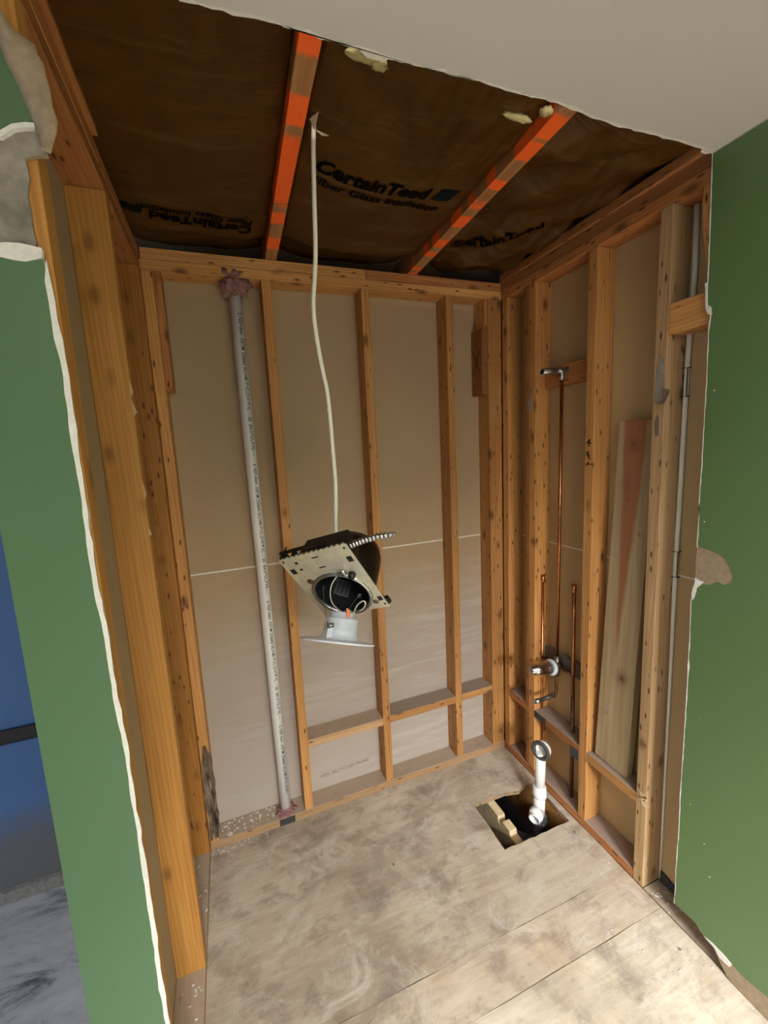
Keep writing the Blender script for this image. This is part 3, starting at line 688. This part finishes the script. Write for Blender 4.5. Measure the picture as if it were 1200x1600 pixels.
rd = put('attic_light_block', MB().box((-3.6, -4.0, 2.80), (2.0, .3, 2.84)).box((-.3, .1025, 2.40), (1.9, .14, 2.8)).box((1.75, -4.0, 2.47), (1.77, .13, 2.8)).box((-.32, -4.0, 2.47), (-.3, .13, 2.8)).mesh('attic_light_block', M['light_block'])); tag(rd, 'dark boards added above the batts to block sky light', 'roof', kind='structure')  # added enclosure that keeps world light out of the attic gaps

# ------------------------------------------------------------------ rest of the room, behind the camera
wfr = put('wall_front', MB().box((-3.5, -4.0, 0), (.3, -3.9, 2.46)).box((1.45, -4.0, 0), (1.7, -3.9, 2.46)).box((.3, -4.0, 2.25), (1.45, -3.9, 2.46)).mesh('wall_front', M['ceiling'])); tag(wfr, 'pale wall behind the viewer, patio door opening shaped to steer daylight', 'wall', kind='structure')  # jamb and lintel positions chosen to steer the lamps outside
wws = put('wall_right_2', MB().box((W + .0005, -3.9, 0), (W + .102, -1.2501, 2.455)).mesh('wall_right_2', M['paper_right'])); tag(wws, 'backing of the green wall continuing beside and behind the viewer', 'wall', kind='structure')
wsd = put('wall_side', MB().box((-3.6, -4.0, 0), (-3.5, -3.3, 2.46)).box((-3.6, -1.5, 0), (-3.5, .12, 2.46)).box((-3.6, -3.3, 0), (-3.5, -1.5, .8)).box((-3.6, -3.3, 2.1), (-3.5, -1.5, 2.46)).mesh('wall_side', M['ceiling'])); tag(wsd, 'pale side wall with a window opening, outside the view', 'wall', kind='structure')

# ================================================================== THINGS
# ------------------------------------------------------------------ insulation batts
def smooth(t): t = max(0, min(1, t)); return t * t * (3 - 2 * t)
def zf(x, y, k):
    a, b = ((-.10, .425), (.478, 1.04), (1.10, 1.64))[k]
    u = (x - a) / (b - a)
    z = H + .018
    z += .020 * (abs(2 * u - 1) ** 4)
    z -= .012 * math.sin(math.pi * max(0, min(1, u)))
    z += .06 * smooth((y + .13) / .16)
    amp = (.012, .011, .026)[k]
    z += amp * mnoise.noise(Vector((x * 5 + k * 9, y * 4, 1.3))) + amp * .5 * mnoise.noise(Vector((x * 16 + y * 9, y * 5 - x * 4, 4 + k)))
    if k == 2:
        z += .016 * math.sin((x * .8 + y) * 26) * smooth((y + .95) / .3) + .022 * abs(mnoise.noise(Vector((x * 14 + y * 3, y * 6 - x * 3, 7)))) + .03 * smooth((u - .72) / .25) * smooth((y + .8) / .5)
        z += .012
    if k == 0: z += .006 * abs(mnoise.noise(Vector((x * 3 + 5, y * 20 + x * 6, 2))))
    if k == 1: z += .018 * abs(mnoise.noise(Vector((x * 22, y * 5, 2)))) * smooth((-.45 - y) / .3)
    return max(z, H + .004)
batt_lab = ['brown kraft faced insulation batt with upside down lettering near the vent pipe', 'middle kraft faced insulation batt between the two orange joists', 'wrinkled kraft faced batt sagging over the right framing']
batts = []
for k, (a, b) in enumerate(((-.10, .425), (.478, 1.04), (1.10, 1.64))):
    t = thing('insulation_batt', batt_lab[k], 'insulation', ((a + b) / 2, -.45, H), 'kraft insulation batts between the ceiling joists')
    nx, ny = 56, 90; v = []; f = []
    for j in range(ny + 1):
        y = -1.15 + (1.15 + .105) * j / ny
        off = (.023 if k < 2 else .026) * (y + .87) / .87
        for i in range(nx + 1):
            x = a + (b - a) * i / nx; xx = x + off * (1 if k else i / nx)
            if k == 2: xx = x + off * (1 - i / nx)
            v.append((xx, y, zf(x, y, k)))
    for j in range(ny):
        for i in range(nx): q = j * (nx + 1) + i; f.append((q, q + 1, q + nx + 2, q + nx + 1))
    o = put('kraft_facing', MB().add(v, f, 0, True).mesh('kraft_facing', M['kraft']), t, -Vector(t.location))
    so = o.modifiers.new('thick', 'SOLIDIFY'); so.thickness = -.003; so.offset = -1
    v = [(x, y, zz) for x in (a + .01, b - .01) for y in (-1.15, .1) for zz in (H + .10, H + .19)]
    o = put('fiberglass_filling', MB().box((a + .01, -1.15, H + .105), (b - .005, .10, H + .19)).mesh('fiberglass_filling', M['fiber'], .01), t, -Vector(t.location))
    batts.append(t)
def batt_print(k, body, size, bold, fx, shear=0.0, mat='ink'):
    me = text_mesh(body, size, M[mat], bold, shear)
    bm = bmesh.new(); bm.from_mesh(me); bmesh.ops.triangulate(bm, faces=bm.faces)
    for _ in range(2):
        lg = [e for e in bm.edges if e.calc_length() > .018]
        if lg: bmesh.ops.subdivide_edges(bm, edges=lg, cuts=1); bmesh.ops.triangulate(bm, faces=bm.faces)
    bm.to_mesh(me); bm.free()
    a, b = ((-.10, .425), (.478, 1.04), (1.10, 1.64))[k]
    for vv in me.vertices:
        x, y = fx(vv.co.x, vv.co.y); vv.co = (x, y, zf(x - .012, y, k) - .0035)
    o = put('printed_lettering', me, batts[k], -Vector(batts[k].location)); return o
def lin(o, ang, sx, sy):   # print axes as seen from below: right = +x, up = -y (mirrored frame)
    c, s = math.cos(ang), math.sin(ang)
    return lambda u, w: (o[0] + u * sx * c + w * sy * s, o[1] + u * sx * s - w * sy * c)
def logo_block(k, pts, hole_pts):
    mb = MB(); 
    n = 6; v = []; f = []
    for i in range(n + 1):
        for j in range(n + 1):
            s, t = i / n, j / n
            x = (pts[0][0] * (1 - s) + pts[1][0] * s) * (1 - t) + (pts[3][0] * (1 - s) + pts[2][0] * s) * t
            y = (pts[0][1] * (1 - s) + pts[1][1] * s) * (1 - t) + (pts[3][1] * (1 - s) + pts[2][1] * s) * t
            v.append((x, y, zf(x - .012, y, k) - .0035))
    for i in range(n):
        for j in range(n): q = i * (n + 1) + j; f.append((q, q + 1, q + n + 2, q + n + 1))
    put('printed_emblem', mb.add(v, f).mesh('printed_emblem', M['inkblue']), batts[k], -Vector(batts[k].location))
batt_print(1, 'CertainTeed', .074, .0030, lin((.532, -.498), .045, .945, .95), .06)
batt_print(1, 'Fiber Glass Insulation', .045, .0013, lin((.530, -.447), .03, 1.09, .92), .05)
logo_block(1, [(.905, -.487), (.972, -.484), (.988, -.533), (.926, -.536)], None)
batt_print(0, 'CertainTeed', .066, .0028, lin((.385, -.194), math.pi + .075, .93, .86), .06)
batt_print(0, 'Fiber Glass Insulation', .042, .0012, lin((.385, -.226), math.pi + .075, .95, .85), .05)
logo_block(0, [(.06, -.238), (.0, -.242), (-.012, -.205), (.045, -.198)], None)
batt_print(2, 'CertainTeed', .075, .003, lin((1.165, -.205), -.72, .86, .95), .06)
batt_print(2, 'Fiber Glass Insulation', .044, .0012, lin((1.175, -.165), -.66, .8, .9), .05)
lump('fiberglass_tuft', M['fiber'], batts[1], Vector((.548, -.868, H + .004)) - Vector(batts[1].location), (.034, .013, .010), 3)
lump('fiberglass_tuft', M['fiber'], batts[1], Vector((.585, -.86, H + .003)) - Vector(batts[1].location), (.018, .012, .009), 8)
lump('fiberglass_tuft', M['fiber'], batts[1], Vector((.96, -.82, H + .010)) - Vector(batts[1].location), (.040, .007, .008), 5)
lump('fiberglass_tuft', M['fiber'], batts[1], Vector((1.015, -.852, H + .010)) - Vector(batts[1].location), (.016, .012, .008), 6)

# ------------------------------------------------------------------ vent pipe
vp = thing('vent_pipe', 'white plastic vent pipe with printed lettering rising through the rear wall', 'pipe', (.336, .045, 0))
pb, pt = Vector((.337, .045, -.02)), Vector((.3193, .045, H - .03)); rr = .0245
put('pipe', MB().tube([pb, pb.lerp(pt, .3), pb.lerp(pt, .6), pt], rr, 28).mesh('pipe', M['pvc']), vp, -Vector(vp.location))
ax = (pt - pb).normalized()
def pipe_print(body, z_top, size):
    me = text_mesh(body, size, M['inkblue'], .0003)
    for q in me.vertices:
        u, w = q.co.x, q.co.y - size * .33
        ph = math.radians(-90 + 24) + w / rr
        zz = z_top - u; c = pb + ax * ((zz - pb.z) / ax.z)
        q.co = (c.x + math.cos(ph) * (rr + .0005), c.y + math.sin(ph) * (rr + .0005), zz)
    return put('printed_lettering', me, vp, -Vector(vp.location))
for zt_ in (2.27, 1.675, 1.08, .485):
    pipe_print('2 NSF-dwv  ASTM D2665 SCH40 PVC-DWV', zt_, .019)
    if zt_ > 1: pipe_print('PVC 1120  BRISTOLPIPE - -', zt_ - .345, .019)
pt_o = lump('pink_insulation', M['pinkfoam'], vp, Vector((.322, .03, H - .085)) - Vector(vp.location), (.056, .042, .052), 4, 4, .6, 2.5); pt_o['label'] = 'pink fibreglass stuffed around the pipe'
lump('pink_insulation', M['pinkfoam'], vp, Vector((.336, .035, .044)) - Vector(vp.location), (.042, .036, .013), 7, 4, .5, 2.6)
so_ = put('dark_strap', MB().box((.300, -.003, .002), (.371, .001, .034)).mesh('dark_strap', M['tape_and_gap'], .0008), vp, -Vector(vp.location))

# ------------------------------------------------------------------ shower plumbing
sh = thing('shower_plumbing', 'copper and chrome shower plumbing with valve between two right studs', 'plumbing', (W + .045, -.33, .35))
sb = Vector(sh.location); PX = W + .045
def P(nm, mbx, mat, par=sh, lab=None, bv=0):
    o = put(nm, mbx.mesh(nm, mat, bv), par, -sb if par is sh else -sb - Vector(par.location))
    if lab: o['label'] = lab
    return o
P('riser_pipe', MB().tube([(PX, -.330, 1.99), (PX, -.326, 1.3), (PX, -.320, .66)], .0075, 12), M['copper'])
P('supply_pipe', MB().tube([(PX, -.229, 1.055), (PX, -.226, .37), (PX, -.226, .045)], .0075, 12).lathe([(0, .01), (.0095, .008), (.0095, -.022), (.0078, -.026)], (PX, -.229, 1.058), (0, 0, 1), 12), M['copper'])
P('supply_pipe', MB().tube([(PX, -.410, 1.062), (PX, -.414, .55)], .0085, 12).lathe([(0, .01), (.0105, .008), (.0105, -.022), (.009, -.026)], (PX, -.410, 1.066), (0, 0, 1), 12), M['copper'])
P('supply_pipe', MB().tube([(PX, -.414, .55), (PX, -.415, -.05)], .0085, 12), M['oldcopper'], lab='dull dark lower supply pipe')
P('crossover_pipe', MB().tube([(PX, -.226, .648), (PX, -.320, .648), (PX, -.412, .648)], .008, 12), M['oldcopper'])
P('spout_pipe', MB().tube([(PX, -.320, .64), (PX, -.318, .52), (PX - .002, -.317, .505), (PX - .010, -.314, .498)], .0075, 12), M['oldcopper'])
vb = P('valve_body', MB().lathe([(0, .02), (.022, .02), (.026, .010), (.026, -.030), (.018, -.032), (0, -.032)], (PX - .004, -.319, .648), (-1, 0, 0), 20).tube([(PX, -.319, .60), (PX, -.319, .70)], .014, 14), M['brass'])
va = Vector((-.985, -.03, .13)).normalized(); vs = Vector((PX - .018, -.316, .645))
P('trim_ring', MB().lathe([(.022, -.004), (.036, -.004), (.037, .002), (.035, .007), (.022, .007)], vs + va * .012, va, 28), M['ledwhite'], vb, 'white plastic ring')
P('valve_stem', MB().lathe([(.010, -.02), (.026, -.018), (.026, .008), (.030, .010), (.030, .022), (.027, .026), (.0255, .070), (.025, .094), (.019, .098), (.018, .118), (.014, .121), (.0, .121)], vs + va * .018, va, 24), M['chrome'], vb, 'chrome stub pointing into the alcove')
sa = Vector((-.99, -.05, .02)).normalized()
P('tub_spout_nipple', MB().lathe([(.0, -.002), (.0105, 0), (.0105, .05), (.0095, .052), (.0095, .094), (.0105, .096), (.0105, .122), (.0070, .122), (.0065, .09), (0, .09)], Vector((PX - .006, -.315, .497)), sa, 16), M['galv'])
P('shower_elbow', MB().tube([(PX, -.330, 1.955), (PX, -.330, 1.985), (PX - .006, -.329, 1.995), (PX - .030, -.322, 1.995)], .0125, 14).box((PX + .004, -.36, 1.98), (PX + .007, -.30, 2.008)), M['galv'])
ha = Vector((-.95, -.28, -.10)).normalized()
hd = P('shower_nipple', MB().lathe([(.0, 0), (.0115, 0), (.0115, .035), (.0145, .036), (.0145, .046), (.0125, .048), (.0125, .115), (.0092, .115), (.0090, .098), (0, .096)], Vector((PX - .024, -.326, 1.995)), ha, 18), M['galv'])
P('bore_shade_disc', MB().lathe([(0, .1135), (.0091, .1135), (.0091, .112), (0, .112)], Vector((PX - .024, -.326, 1.995)), ha, 18), M['black'], hd, 'black disc standing in for shade in the bore')  # black disc across the nipple end paints the shade inside
# metal nail strap on the lower block
P('nail_plate', MB().box((W - .0015, -.488, .300), (W - .0002, -.445, .345)), M['tape_and_gap'])
P('nail_plate', MB().box((W - .0015, -.30, .34), (W - .0002, -.228, .37)), M['tape_and_gap'])

# ------------------------------------------------------------------ tub drain
dr = thing('tub_drain', 'white plastic tub drain and overflow pipe standing in the floor hole', 'drain', (1.47, -.36, 0))
db = Vector(dr.location)
def D(nm, mbx, mat, par=dr, lab=None):
    o = put(nm, mbx.mesh(nm, mat), par, -db if par is dr else -db - Vector(par.location))
    if lab: o['label'] = lab
    return o
oa = Vector((-.93, -.33, .12)).normalized(); oc = Vector((1.470, -.369, .290))
D('overflow_pipe', MB().tube([(1.472, -.362, .275), (1.471, -.3605, .16), (1.470, -.359, .075)], .0225, 24), M['pvc'])
D('overflow_elbow', MB().lathe([(0, -.030), (.028, -.029), (.036, -.020), (.038, .002), (.030, .004), (.024, .004), (.023, -.018), (.0, -.02)], oc, oa, 28), M['pvc'])
D('overflow_gasket', MB().lathe([(.025, .004), (.041, .003), (.044, .008), (.042, .014), (.034, .016), (.026, .013), (.025, .004)], oc, oa, 32), M['rubber'], lab='dark grey rubber ring')
D('coupling', MB().lathe([(.0225, .03), (.029, .028), (.0295, -.006), (.031, -.008), (.031, -.022), (.026, -.025), (.025, -.028)], (1.470, -.359, .068), (0, 0, 1), 24), M['pvc'])
D('lower_pipe', MB().tube([(1.470, -.359, .05), (1.469, -.3575, -.02), (1.468, -.357, -.055)], .0255, 24), M['pvc'])
ta = Vector((-.83, -.50, -.13)).normalized(); tcn = Vector((1.468, -.357, -.018))
D('tee_branch', MB().lathe([(.0, -.01), (.024, -.01), (.024, .028), (.031, .030), (.031, .052), (.027, .053), (.0265, .060), (.0225, .060), (.021, .04), (0, .035)], tcn, ta, 24), M['pvc'])
D('threaded_end', MB().lathe([(.0245, .058), (.0265, .060), (.0245, .063), (.0265, .066), (.0245, .069), (.0255, .072), (.021, .072), (.020, .06)], tcn, ta, 24), M['pvc'])
D('trap_fitting', MB().lathe([(.0255, 0), (.027, -.004), (.027, -.012), (.037, -.015), (.038, -.04), (.031, -.045), (.030, -.075), (.026, -.10), (.024, -.16)], (1.468, -.357, -.05), (0, 0, 1), 24), M['bluepvc'], lab='blue grey slip fitting below the tee')
D('trap_arm', MB().tube([(1.468, -.357, -.20), (1.46, -.33, -.235), (1.40, -.25, -.24), (1.34, -.18, -.22)], .024, 16), M['bluepvc'])

# ------------------------------------------------------------------ leaning board
lb = thing('loose_board', 'weathered pine plank leaning between two studs above the low block', 'board', (1.585, -.61, .3705))
# base on the block, top leaning back toward the paper
q0, q1 = Vector((1.583, -.690, .371)), Vector((1.583, -.545, .371))
t0, t1 = Vector((1.608, -.728, 1.757)), Vector((1.608, -.600, 1.757))
zax = ((t0 + t1) / 2 - (q0 + q1) / 2); Ln = zax.length; zax.normalize(); yax = (q1 - q0); yax = (yax - zax * yax.dot(zax)).normalized(); xax = yax.cross(zax)
mtx = Matrix(((xax.x, yax.x, zax.x), (xax.y, yax.y, zax.y), (xax.z, yax.z, zax.z)))
wdt = .140
me = MB().box((0, 0, 0), (.037, wdt, Ln)).mesh('plank', M['lean'], .002)
o = put('plank', me, lb, q0 - Vector(lb.location), mtx.to_euler())

# ------------------------------------------------------------------ stapled cable in the right bay
cb = thing('stapled_cable', 'white cable stapled down the front right stud beside the green wall', 'cable', (1.64, -.795, 0))
cpt = [(1.641, -.803, 2.388), (1.641, -.806, 2.2), (1.641, -.800, 2.0), (1.641, -.7985, 1.86), (1.641, -.797, 1.5), (1.641, -.795, 1.26), (1.6435, -.7945, .85), (1.645, -.794, .33), (1.645, -.794, .01)]
put('cable', MB().tube(cpt, [.0075] * 6 + [.0055, .0045, .004], 8).mesh('cable', M['cablewhite']), cb, -Vector(cb.location))
for z in (1.865, 1.262):
    put('staple', MB().tube([(1.632, -.789, z + .045), (1.632, -.8055, z + .045), (1.632, -.8055, z - .045), (1.632, -.789, z - .045)], .0016, 5).tube([(1.650, -.789, z + .045), (1.648, -.8055, z + .045), (1.632, -.8055, z + .045)], .0016, 5).tube([(1.650, -.789, z - .045), (1.648, -.8055, z - .045), (1.632, -.8055, z - .045)], .0016, 5).mesh('staple', M['black']), cb, -Vector(cb.location))

# ------------------------------------------------------------------ hanging white cable
hc = thing('hanging_cable', 'white electrical cable hanging from the insulation down to the dangling light housing', 'cable', (.49, -.67, H))
hp = [(.497, -.664, 2.497), (.490, -.668, 2.43), (.484, -.67, 2.33), (.477, -.67, 2.185), (.463, -.67, 2.065), (.468, -.67, 1.974), (.477, -.67, 1.905), (.485, -.67, 1.847), (.489, -.67, 1.716), (.490, -.67, 1.615), (.484, -.672, 1.53), (.480, -.676, 1.470)]
def spline(p, n=6):
    p = [Vector(q) for q in p]; out = []
    for i in range(len(p) - 1):
        a, b, c, d = p[max(i - 1, 0)], p[i], p[i + 1], p[min(i + 2, len(p) - 1)]
        for j in range(n):
            t = j / n; out.append(.5 * ((2 * b) + (c - a) * t + (2 * a - 5 * b + 4 * c - d) * t * t + (3 * b - a - 3 * c + d) * t ** 3))
    return out + [p[-1]]
put('cable', MB().tube(spline(hp), .0058, 8).mesh('cable', M['cablewhite']), hc, -Vector(hc.location))
o = put('torn_kraft_scrap', MB().add([(.485, -.672, 2.487), (.50, -.70, 2.484), (.495, -.675, 2.465), (.515, -.665, 2.462), (.535, -.655, 2.472), (.50, -.655, 2.478)], [(0, 1, 2), (2, 3, 4, 5), (0, 2, 5)]).mesh('torn_kraft_scrap', M['paper_torn']), batts[1], -Vector(batts[1].location))
so = o.modifiers.new('thick', 'SOLIDIFY'); so.thickness = .0015

# ------------------------------------------------------------------ recessed light housing
ex, ey = Vector((.7059, -.6564, .266)).normalized(), Vector((.5215, .2276, -.8223)); ey = (ey - ex * ey.dot(ex)).normalized(); ez = ex.cross(ey)
hous = thing('recessed_light_housing', 'recessed light housing with open can dangling askew from the white cable', 'light fixture', (.4638, -.6935, 1.3577))
hous.rotation_euler = Matrix(((ex.x, ey.x, ez.x), (ex.y, ey.y, ez.y), (ex.z, ey.z, ez.z))).to_euler()
def Hs(nm, mbx, mats, lab=None, par=None, bv=0):
    o = put(nm, mbx.mesh(nm, mats, bv), par or hous)
    if lab: o['label'] = lab
    return o
hw, hl, oc, orad = .105, .1213, (-.002, .0457), .0775
# plate with round opening
bm = bmesh.new()
ov = [bm.verts.new((x, y, 0)) for x, y in [(-hw, -hl), (-.03, -hl), (.03, -hl), (hw, -hl), (hw, hl + .004), (-hw, hl + .004)]]
es = [bm.edges.new((ov[i], ov[(i + 1) % 6])) for i in range(6)]
cv = [bm.verts.new((oc[0] + orad * math.cos(2 * math.pi * i / 40), oc[1] + orad * math.sin(2 * math.pi * i / 40), 0)) for i in range(40)]
es += [bm.edges.new((cv[i], cv[(i + 1) % 40])) for i in range(40)]
for sx_, sy_, w_, h_ in ((-.088, -.072, .0085, .010), (.088, -.071, .008, .010), (.093, .088, .007, .009)):
    qv = [bm.verts.new((sx_ + a * w_, sy_ + b * h_, 0)) for a, b in ((-1, -1), (1, -1), (1, 1), (-1, 1))]
    es += [bm.edges.new((qv[i], qv[(i + 1) % 4])) for i in range(4)]
bmesh.ops.triangle_fill(bm, use_beauty=True, edges=es)
r = bmesh.ops.extrude_face_region(bm, geom=list(bm.faces)); bmesh.ops.translate(bm, vec=(0, 0, .0014), verts=[q for q in r['geom'] if isinstance(q, bmesh.types.BMVert)])
bmesh.ops.recalc_face_normals(bm, faces=bm.faces)
me = bpy.data.meshes.new('mounting_plate'); bm.to_mesh(me); bm.free(); me.materials.append(M['zinc'])
mp_ = put('mounting_plate', me, hous); mp_['label'] = 'speckled zinc mounting plate with a round opening'
for (x, y, a, b) in ((.0014, -.1031, .010, .0018), (.002, -.066, .010, .0018), (-.0605, -.099, .004, .004), (-.0608, -.074, .004, .003), (.093, -.110, .003, .003), (-.095, -.112, .003, .003), (.097, .112, .003, .003)):
    Hs('slot', MB().box((x - a, y - b, -.0006), (x + a, y + b, .0004)), M['black'], par=mp_)
mb = MB()
for i in range(13):
    x = -.095 + i * .0155; mb.box((x, -hl - .003, -.001), (x + .008, -hl + .001, .004))
for (x, y) in ((-.088, -.072), (.088, -.071), (.093, .088)):
    Hs('bracket_back', MB().box((x - .009, y - .011, .0016), (x + .009, y + .011, .008)), M['black'], par=mp_)
o = Hs('edge_tabs', mb, M['zinc'], par=mp_); o['kind'] = 'stuff'
for (x, y, q) in ((-.062, -.024, .011), (.076, .098, .009)):
    Hs('stamped_disc', MB().lathe([(0, -.0012), (q * .7, -.0012), (q, 0)], (x, y, 0), (0, 0, 1), 16), M['brass'], par=mp_)
rim = Hs('collar_rim', MB().lathe([(orad - .002, .004), (orad - .001, -.004), (orad + .003, -.006), (orad + .007, -.004), (orad + .009, .0005)], (oc[0], oc[1], 0), (0, 0, 1), 44), M['galv'], par=mp_)
can_prof = [(.081, .003), (.085, .008), (.087, .09), (.086, .14), (.078, .170), (.055, .188), (0, .194)]
can_o = Hs('can', MB().lathe(can_prof, (oc[0], oc[1], 0), (0, 0, 1), 40), M['candark'], 'dark brown dome of the can')
inr = [(orad - .001, -.002), (orad - .0015, .118), (.05, .135), (0, .138)]
lin_o = Hs('can_lining', MB().lathe(inr, (oc[0], oc[1], 0), (0, 0, 1), 40), M['caninside'], 'dark inside of the can')
Hs('chrome_clip', MB().box((.034, -.045, -.012), (.056, -.026, -.001)), M['chrome'], par=mp_, bv=.003)
Hs('junction_screw', MB().lathe([(0, -.015), (.009, -.014), (.010, -.002), (0, -.001)], (.068, -.022, 0), (0, 0, 1), 14), M['black'], par=mp_)
v = []; f = []                                                   # foil label curved on the lining
for j in range(7):
    for i in range(2):
        a = math.radians(116 + (150 - 116) * j / 6); z = .048 + .058 * i
        v.append((oc[0] + (orad - .003) * math.cos(a), oc[1] + (orad - .003) * math.sin(a), z))
for j in range(6): f.append((j * 2, j * 2 + 1, j * 2 + 3, j * 2 + 2))
Hs('foil_label', MB().add(v, f), M['labelgrey'], par=lin_o)
mb = MB()
for r_ in range(6):
    z = .055 + r_ * .008
    for q in range(3):
        a0 = math.radians(119 + q * 10); a1 = math.radians(126 + q * 10); rr_ = orad - .0036
        mb.add([(oc[0] + rr_ * math.cos(a0), oc[1] + rr_ * math.sin(a0), z), (oc[0] + rr_ * math.cos(a1), oc[1] + rr_ * math.sin(a1), z), (oc[0] + rr_ * math.cos(a1), oc[1] + rr_ * math.sin(a1), z + .003), (oc[0] + rr_ * math.cos(a0), oc[1] + rr_ * math.sin(a0), z + .003)], [(0, 1, 2, 3)])
o = Hs('label_print', mb, M['ink'], par=lin_o); o['kind'] = 'stuff'
jb = Hs('junction_box', MB().add([(-.048, -hl + .004, .002), (.098, -hl + .004, .002), (.098, -.048, .002), (-.048, -.048, .002), (-.044, -hl + .010, .070), (.088, -hl + .010, .070), (.088, -.05, .070), (-.044, -.05, .070)],
      [(3, 2, 1, 0), (4, 5, 6, 7), (0, 1, 5, 4), (1, 2, 6, 5), (2, 3, 7, 6), (3, 0, 4, 7)]), M['black'], 'black steel junction box', bv=.002)
Hs('bar_bracket', MB().box((-.100, -hl - .005, .002), (-.080, -hl + .016, .018)), M['black'], bv=.001)
Hs('bar_bracket', MB().box((-.062, -hl - .005, .002), (-.048, -hl + .010, .016)), M['black'], bv=.001)
Hs('bar_bracket', MB().box((.100, hl - .026, .002), (.112, hl - .004, .014)), M['black'], bv=.001)
Hs('bar_bracket', MB().box((.02, -hl - .004, .002), (.05, -hl + .004, .014)), M['black'], bv=.001)
Hs('hanger_bar', MB().box((-.100, -hl - .012, .012), (.045, -hl - .006, .020)), M['candark'])
Hs('hanger_hook', MB().tube([(-.092, -hl - .004, .012), (-.094, -hl - .004, .044)], .0022, 6), M['black'])
Hs('box_knob', MB().tube([(.02, -.09, .068), (.018, -.092, .085)], .0045, 8), M['black'])
# flexible metal conduit with ribs
rib = []; rad = []
c0, c1, c2 = Vector((.086, -.088, .028)), Vector((.140, -.098, .034)), Vector((.214, -.084, .036))
for i in range(81):
    t = i / 80; p = c0 * (1 - t) ** 2 + c1 * 2 * t * (1 - t) + c2 * t * t; rib.append(p); rad.append((.0092 if i % 6 < 3 else .0058) * (1 - .45 * max(0, t - .8) / .2))
Hs('flexible_conduit', MB().tube(rib, rad, 12), M['galv'], 'ribbed metal conduit whip')
for a, z in ((math.radians(-177), .036), (math.radians(84.8), .050)):
    c_, s_ = math.cos(a) * (orad - .003) + oc[0], math.sin(a) * (orad - .003) + oc[1]; tx, ty = -math.sin(a), math.cos(a)
    nx_, ny_ = -math.cos(a) * .006, -math.sin(a) * .006
    Hs('spring_bracket', MB().tube([(c_ - tx * .007, s_ - ty * .007, z + .005), (c_ + nx_ + tx * .004, s_ + ny_ + ty * .004, z + .005), (c_ + nx_ + tx * .008, s_ + ny_ + ty * .008, z), (c_ + nx_ + tx * .004, s_ + ny_ + ty * .004, z - .006), (c_ - tx * .007, s_ - ty * .007, z - .006)], .0019, 6), M['galv'])

# ------------------------------------------------------------------ dangling LED trim
la = Vector((.2850, .3500, .892)).normalized()
lt = thing('led_trim', 'white round LED trim hanging upright by its wires below the housing', 'light', (.4545, -.722, 1.2095))
lx = Rv - la * Rv.dot(la); lx.normalize(); ly = la.cross(lx)
lt.rotation_euler = Matrix(((lx.x, ly.x, la.x), (lx.y, ly.y, la.y), (lx.z, ly.z, la.z))).to_euler()
def T(nm, mbx, mats, lab=None, par=None, bv=0):
    o = put(nm, mbx.mesh(nm, mats, bv), par or lt)
    if lab: o['label'] = lab
    return o
T('flange', MB().lathe([(0, -.001), (.06, -.002), (.096, -.0035), (.0985, -.002), (.0985, .0005), (.096, .0015), (.070, .0045), (.050, .006), (0, .006)], (0, 0, 0), (0, 0, 1), 64), M['ledwhite'])
T('lamp_body', MB().lathe([(.058, .005), (.050, .010), (.0462, .018), (.0455, .026), (.0462, .027), (.0462, .029), (.0452, .030), (.0445, .056), (.042, .059), (.034, .060), (.033, .072), (.029, .075), (0, .075)], (.004, 0, 0), (0, 0, 1), 44), M['ledwhite'])
sp_ = T('spring_mount', MB().box((-.027, -.0485, .004), (-.012, -.044, .036)), M['ledwhite'], bv=.001)
T('spring_coil', MB().lathe([(.004, -.009), (.0062, -.009), (.0062, .009), (.004, .009)], (-.020, -.050, .037), (1, 0, .2), 12), M['galv'], par=sp_)
T('wire_connector', MB().box((.016, -.034, .062), (.026, -.022, .082)), M['orange'], 'orange wire connector', bv=.001)
# wires run from the trim up into the can (points in the housing's own frame where they cross the opening)
hm = hous.location; HR = hous.rotation_euler.to_matrix(); TR = lt.rotation_euler.to_matrix()
hpnt = lambda x, y, z: hm + HR @ Vector((x, y, z))
tpnt = lambda x, y, z: lt.location + TR @ Vector((x, y, z))
def wire(nm, pts, r, mat, par):
    mw = Matrix.Translation(par.location) @ par.rotation_euler.to_matrix().to_4x4(); inv = mw.inverted()
    return put(nm, MB().tube(spline([inv @ Vector(p) for p in pts], 8), r, 6).mesh(nm, M[mat]), par)
wire('white_lead', [hpnt(.027, -.024, .012), hpnt(-.0045, -.004, -.003), hpnt(-.0325, .0323, -.003), hpnt(-.0478, .0683, -.003), hpnt(-.0465, .0952, -.003), hpnt(-.0349, .116, -.006), tpnt(.017, -.028, .083)], .0019, 'cablewhite', lt)
wire('black_lead', [hpnt(.033, -.024, .014), hpnt(.002, .000, .000), hpnt(-.0265, .0345, .000), hpnt(-.0418, .0703, .000), hpnt(-.0405, .0972, .000), hpnt(-.029, .116, -.004), tpnt(.019, -.026, .083)], .0024, 'black', lt)
wire('white_lead', [tpnt(.021, -.028, .080), hpnt(-.0086, .1222, -.005), hpnt(.0182, .0964, -.003), hpnt(.0438, .0828, -.003), hpnt(.0456, .0946, -.003), hpnt(.0244, .1153, -.003), hpnt(-.0048, .1231, -.006), tpnt(.023, -.027, .080)], .0019, 'cablewhite', lt)
wire('spring_wire', [tpnt(-.014, -.050, .038), hpnt(-.0286, .1158, -.010), hpnt(.0134, .0821, -.002), hpnt(.0465, .0624, .004), hpnt(.012, .112, .044)], .0012, 'galv', lt)
wire('spring_wire', [tpnt(-.026, -.050, .040), hpnt(-.0777, .074, -.003), hpnt(-.0388, .0042, -.002), hpnt(-.070, .045, .033)], .0010, 'galv', lt)
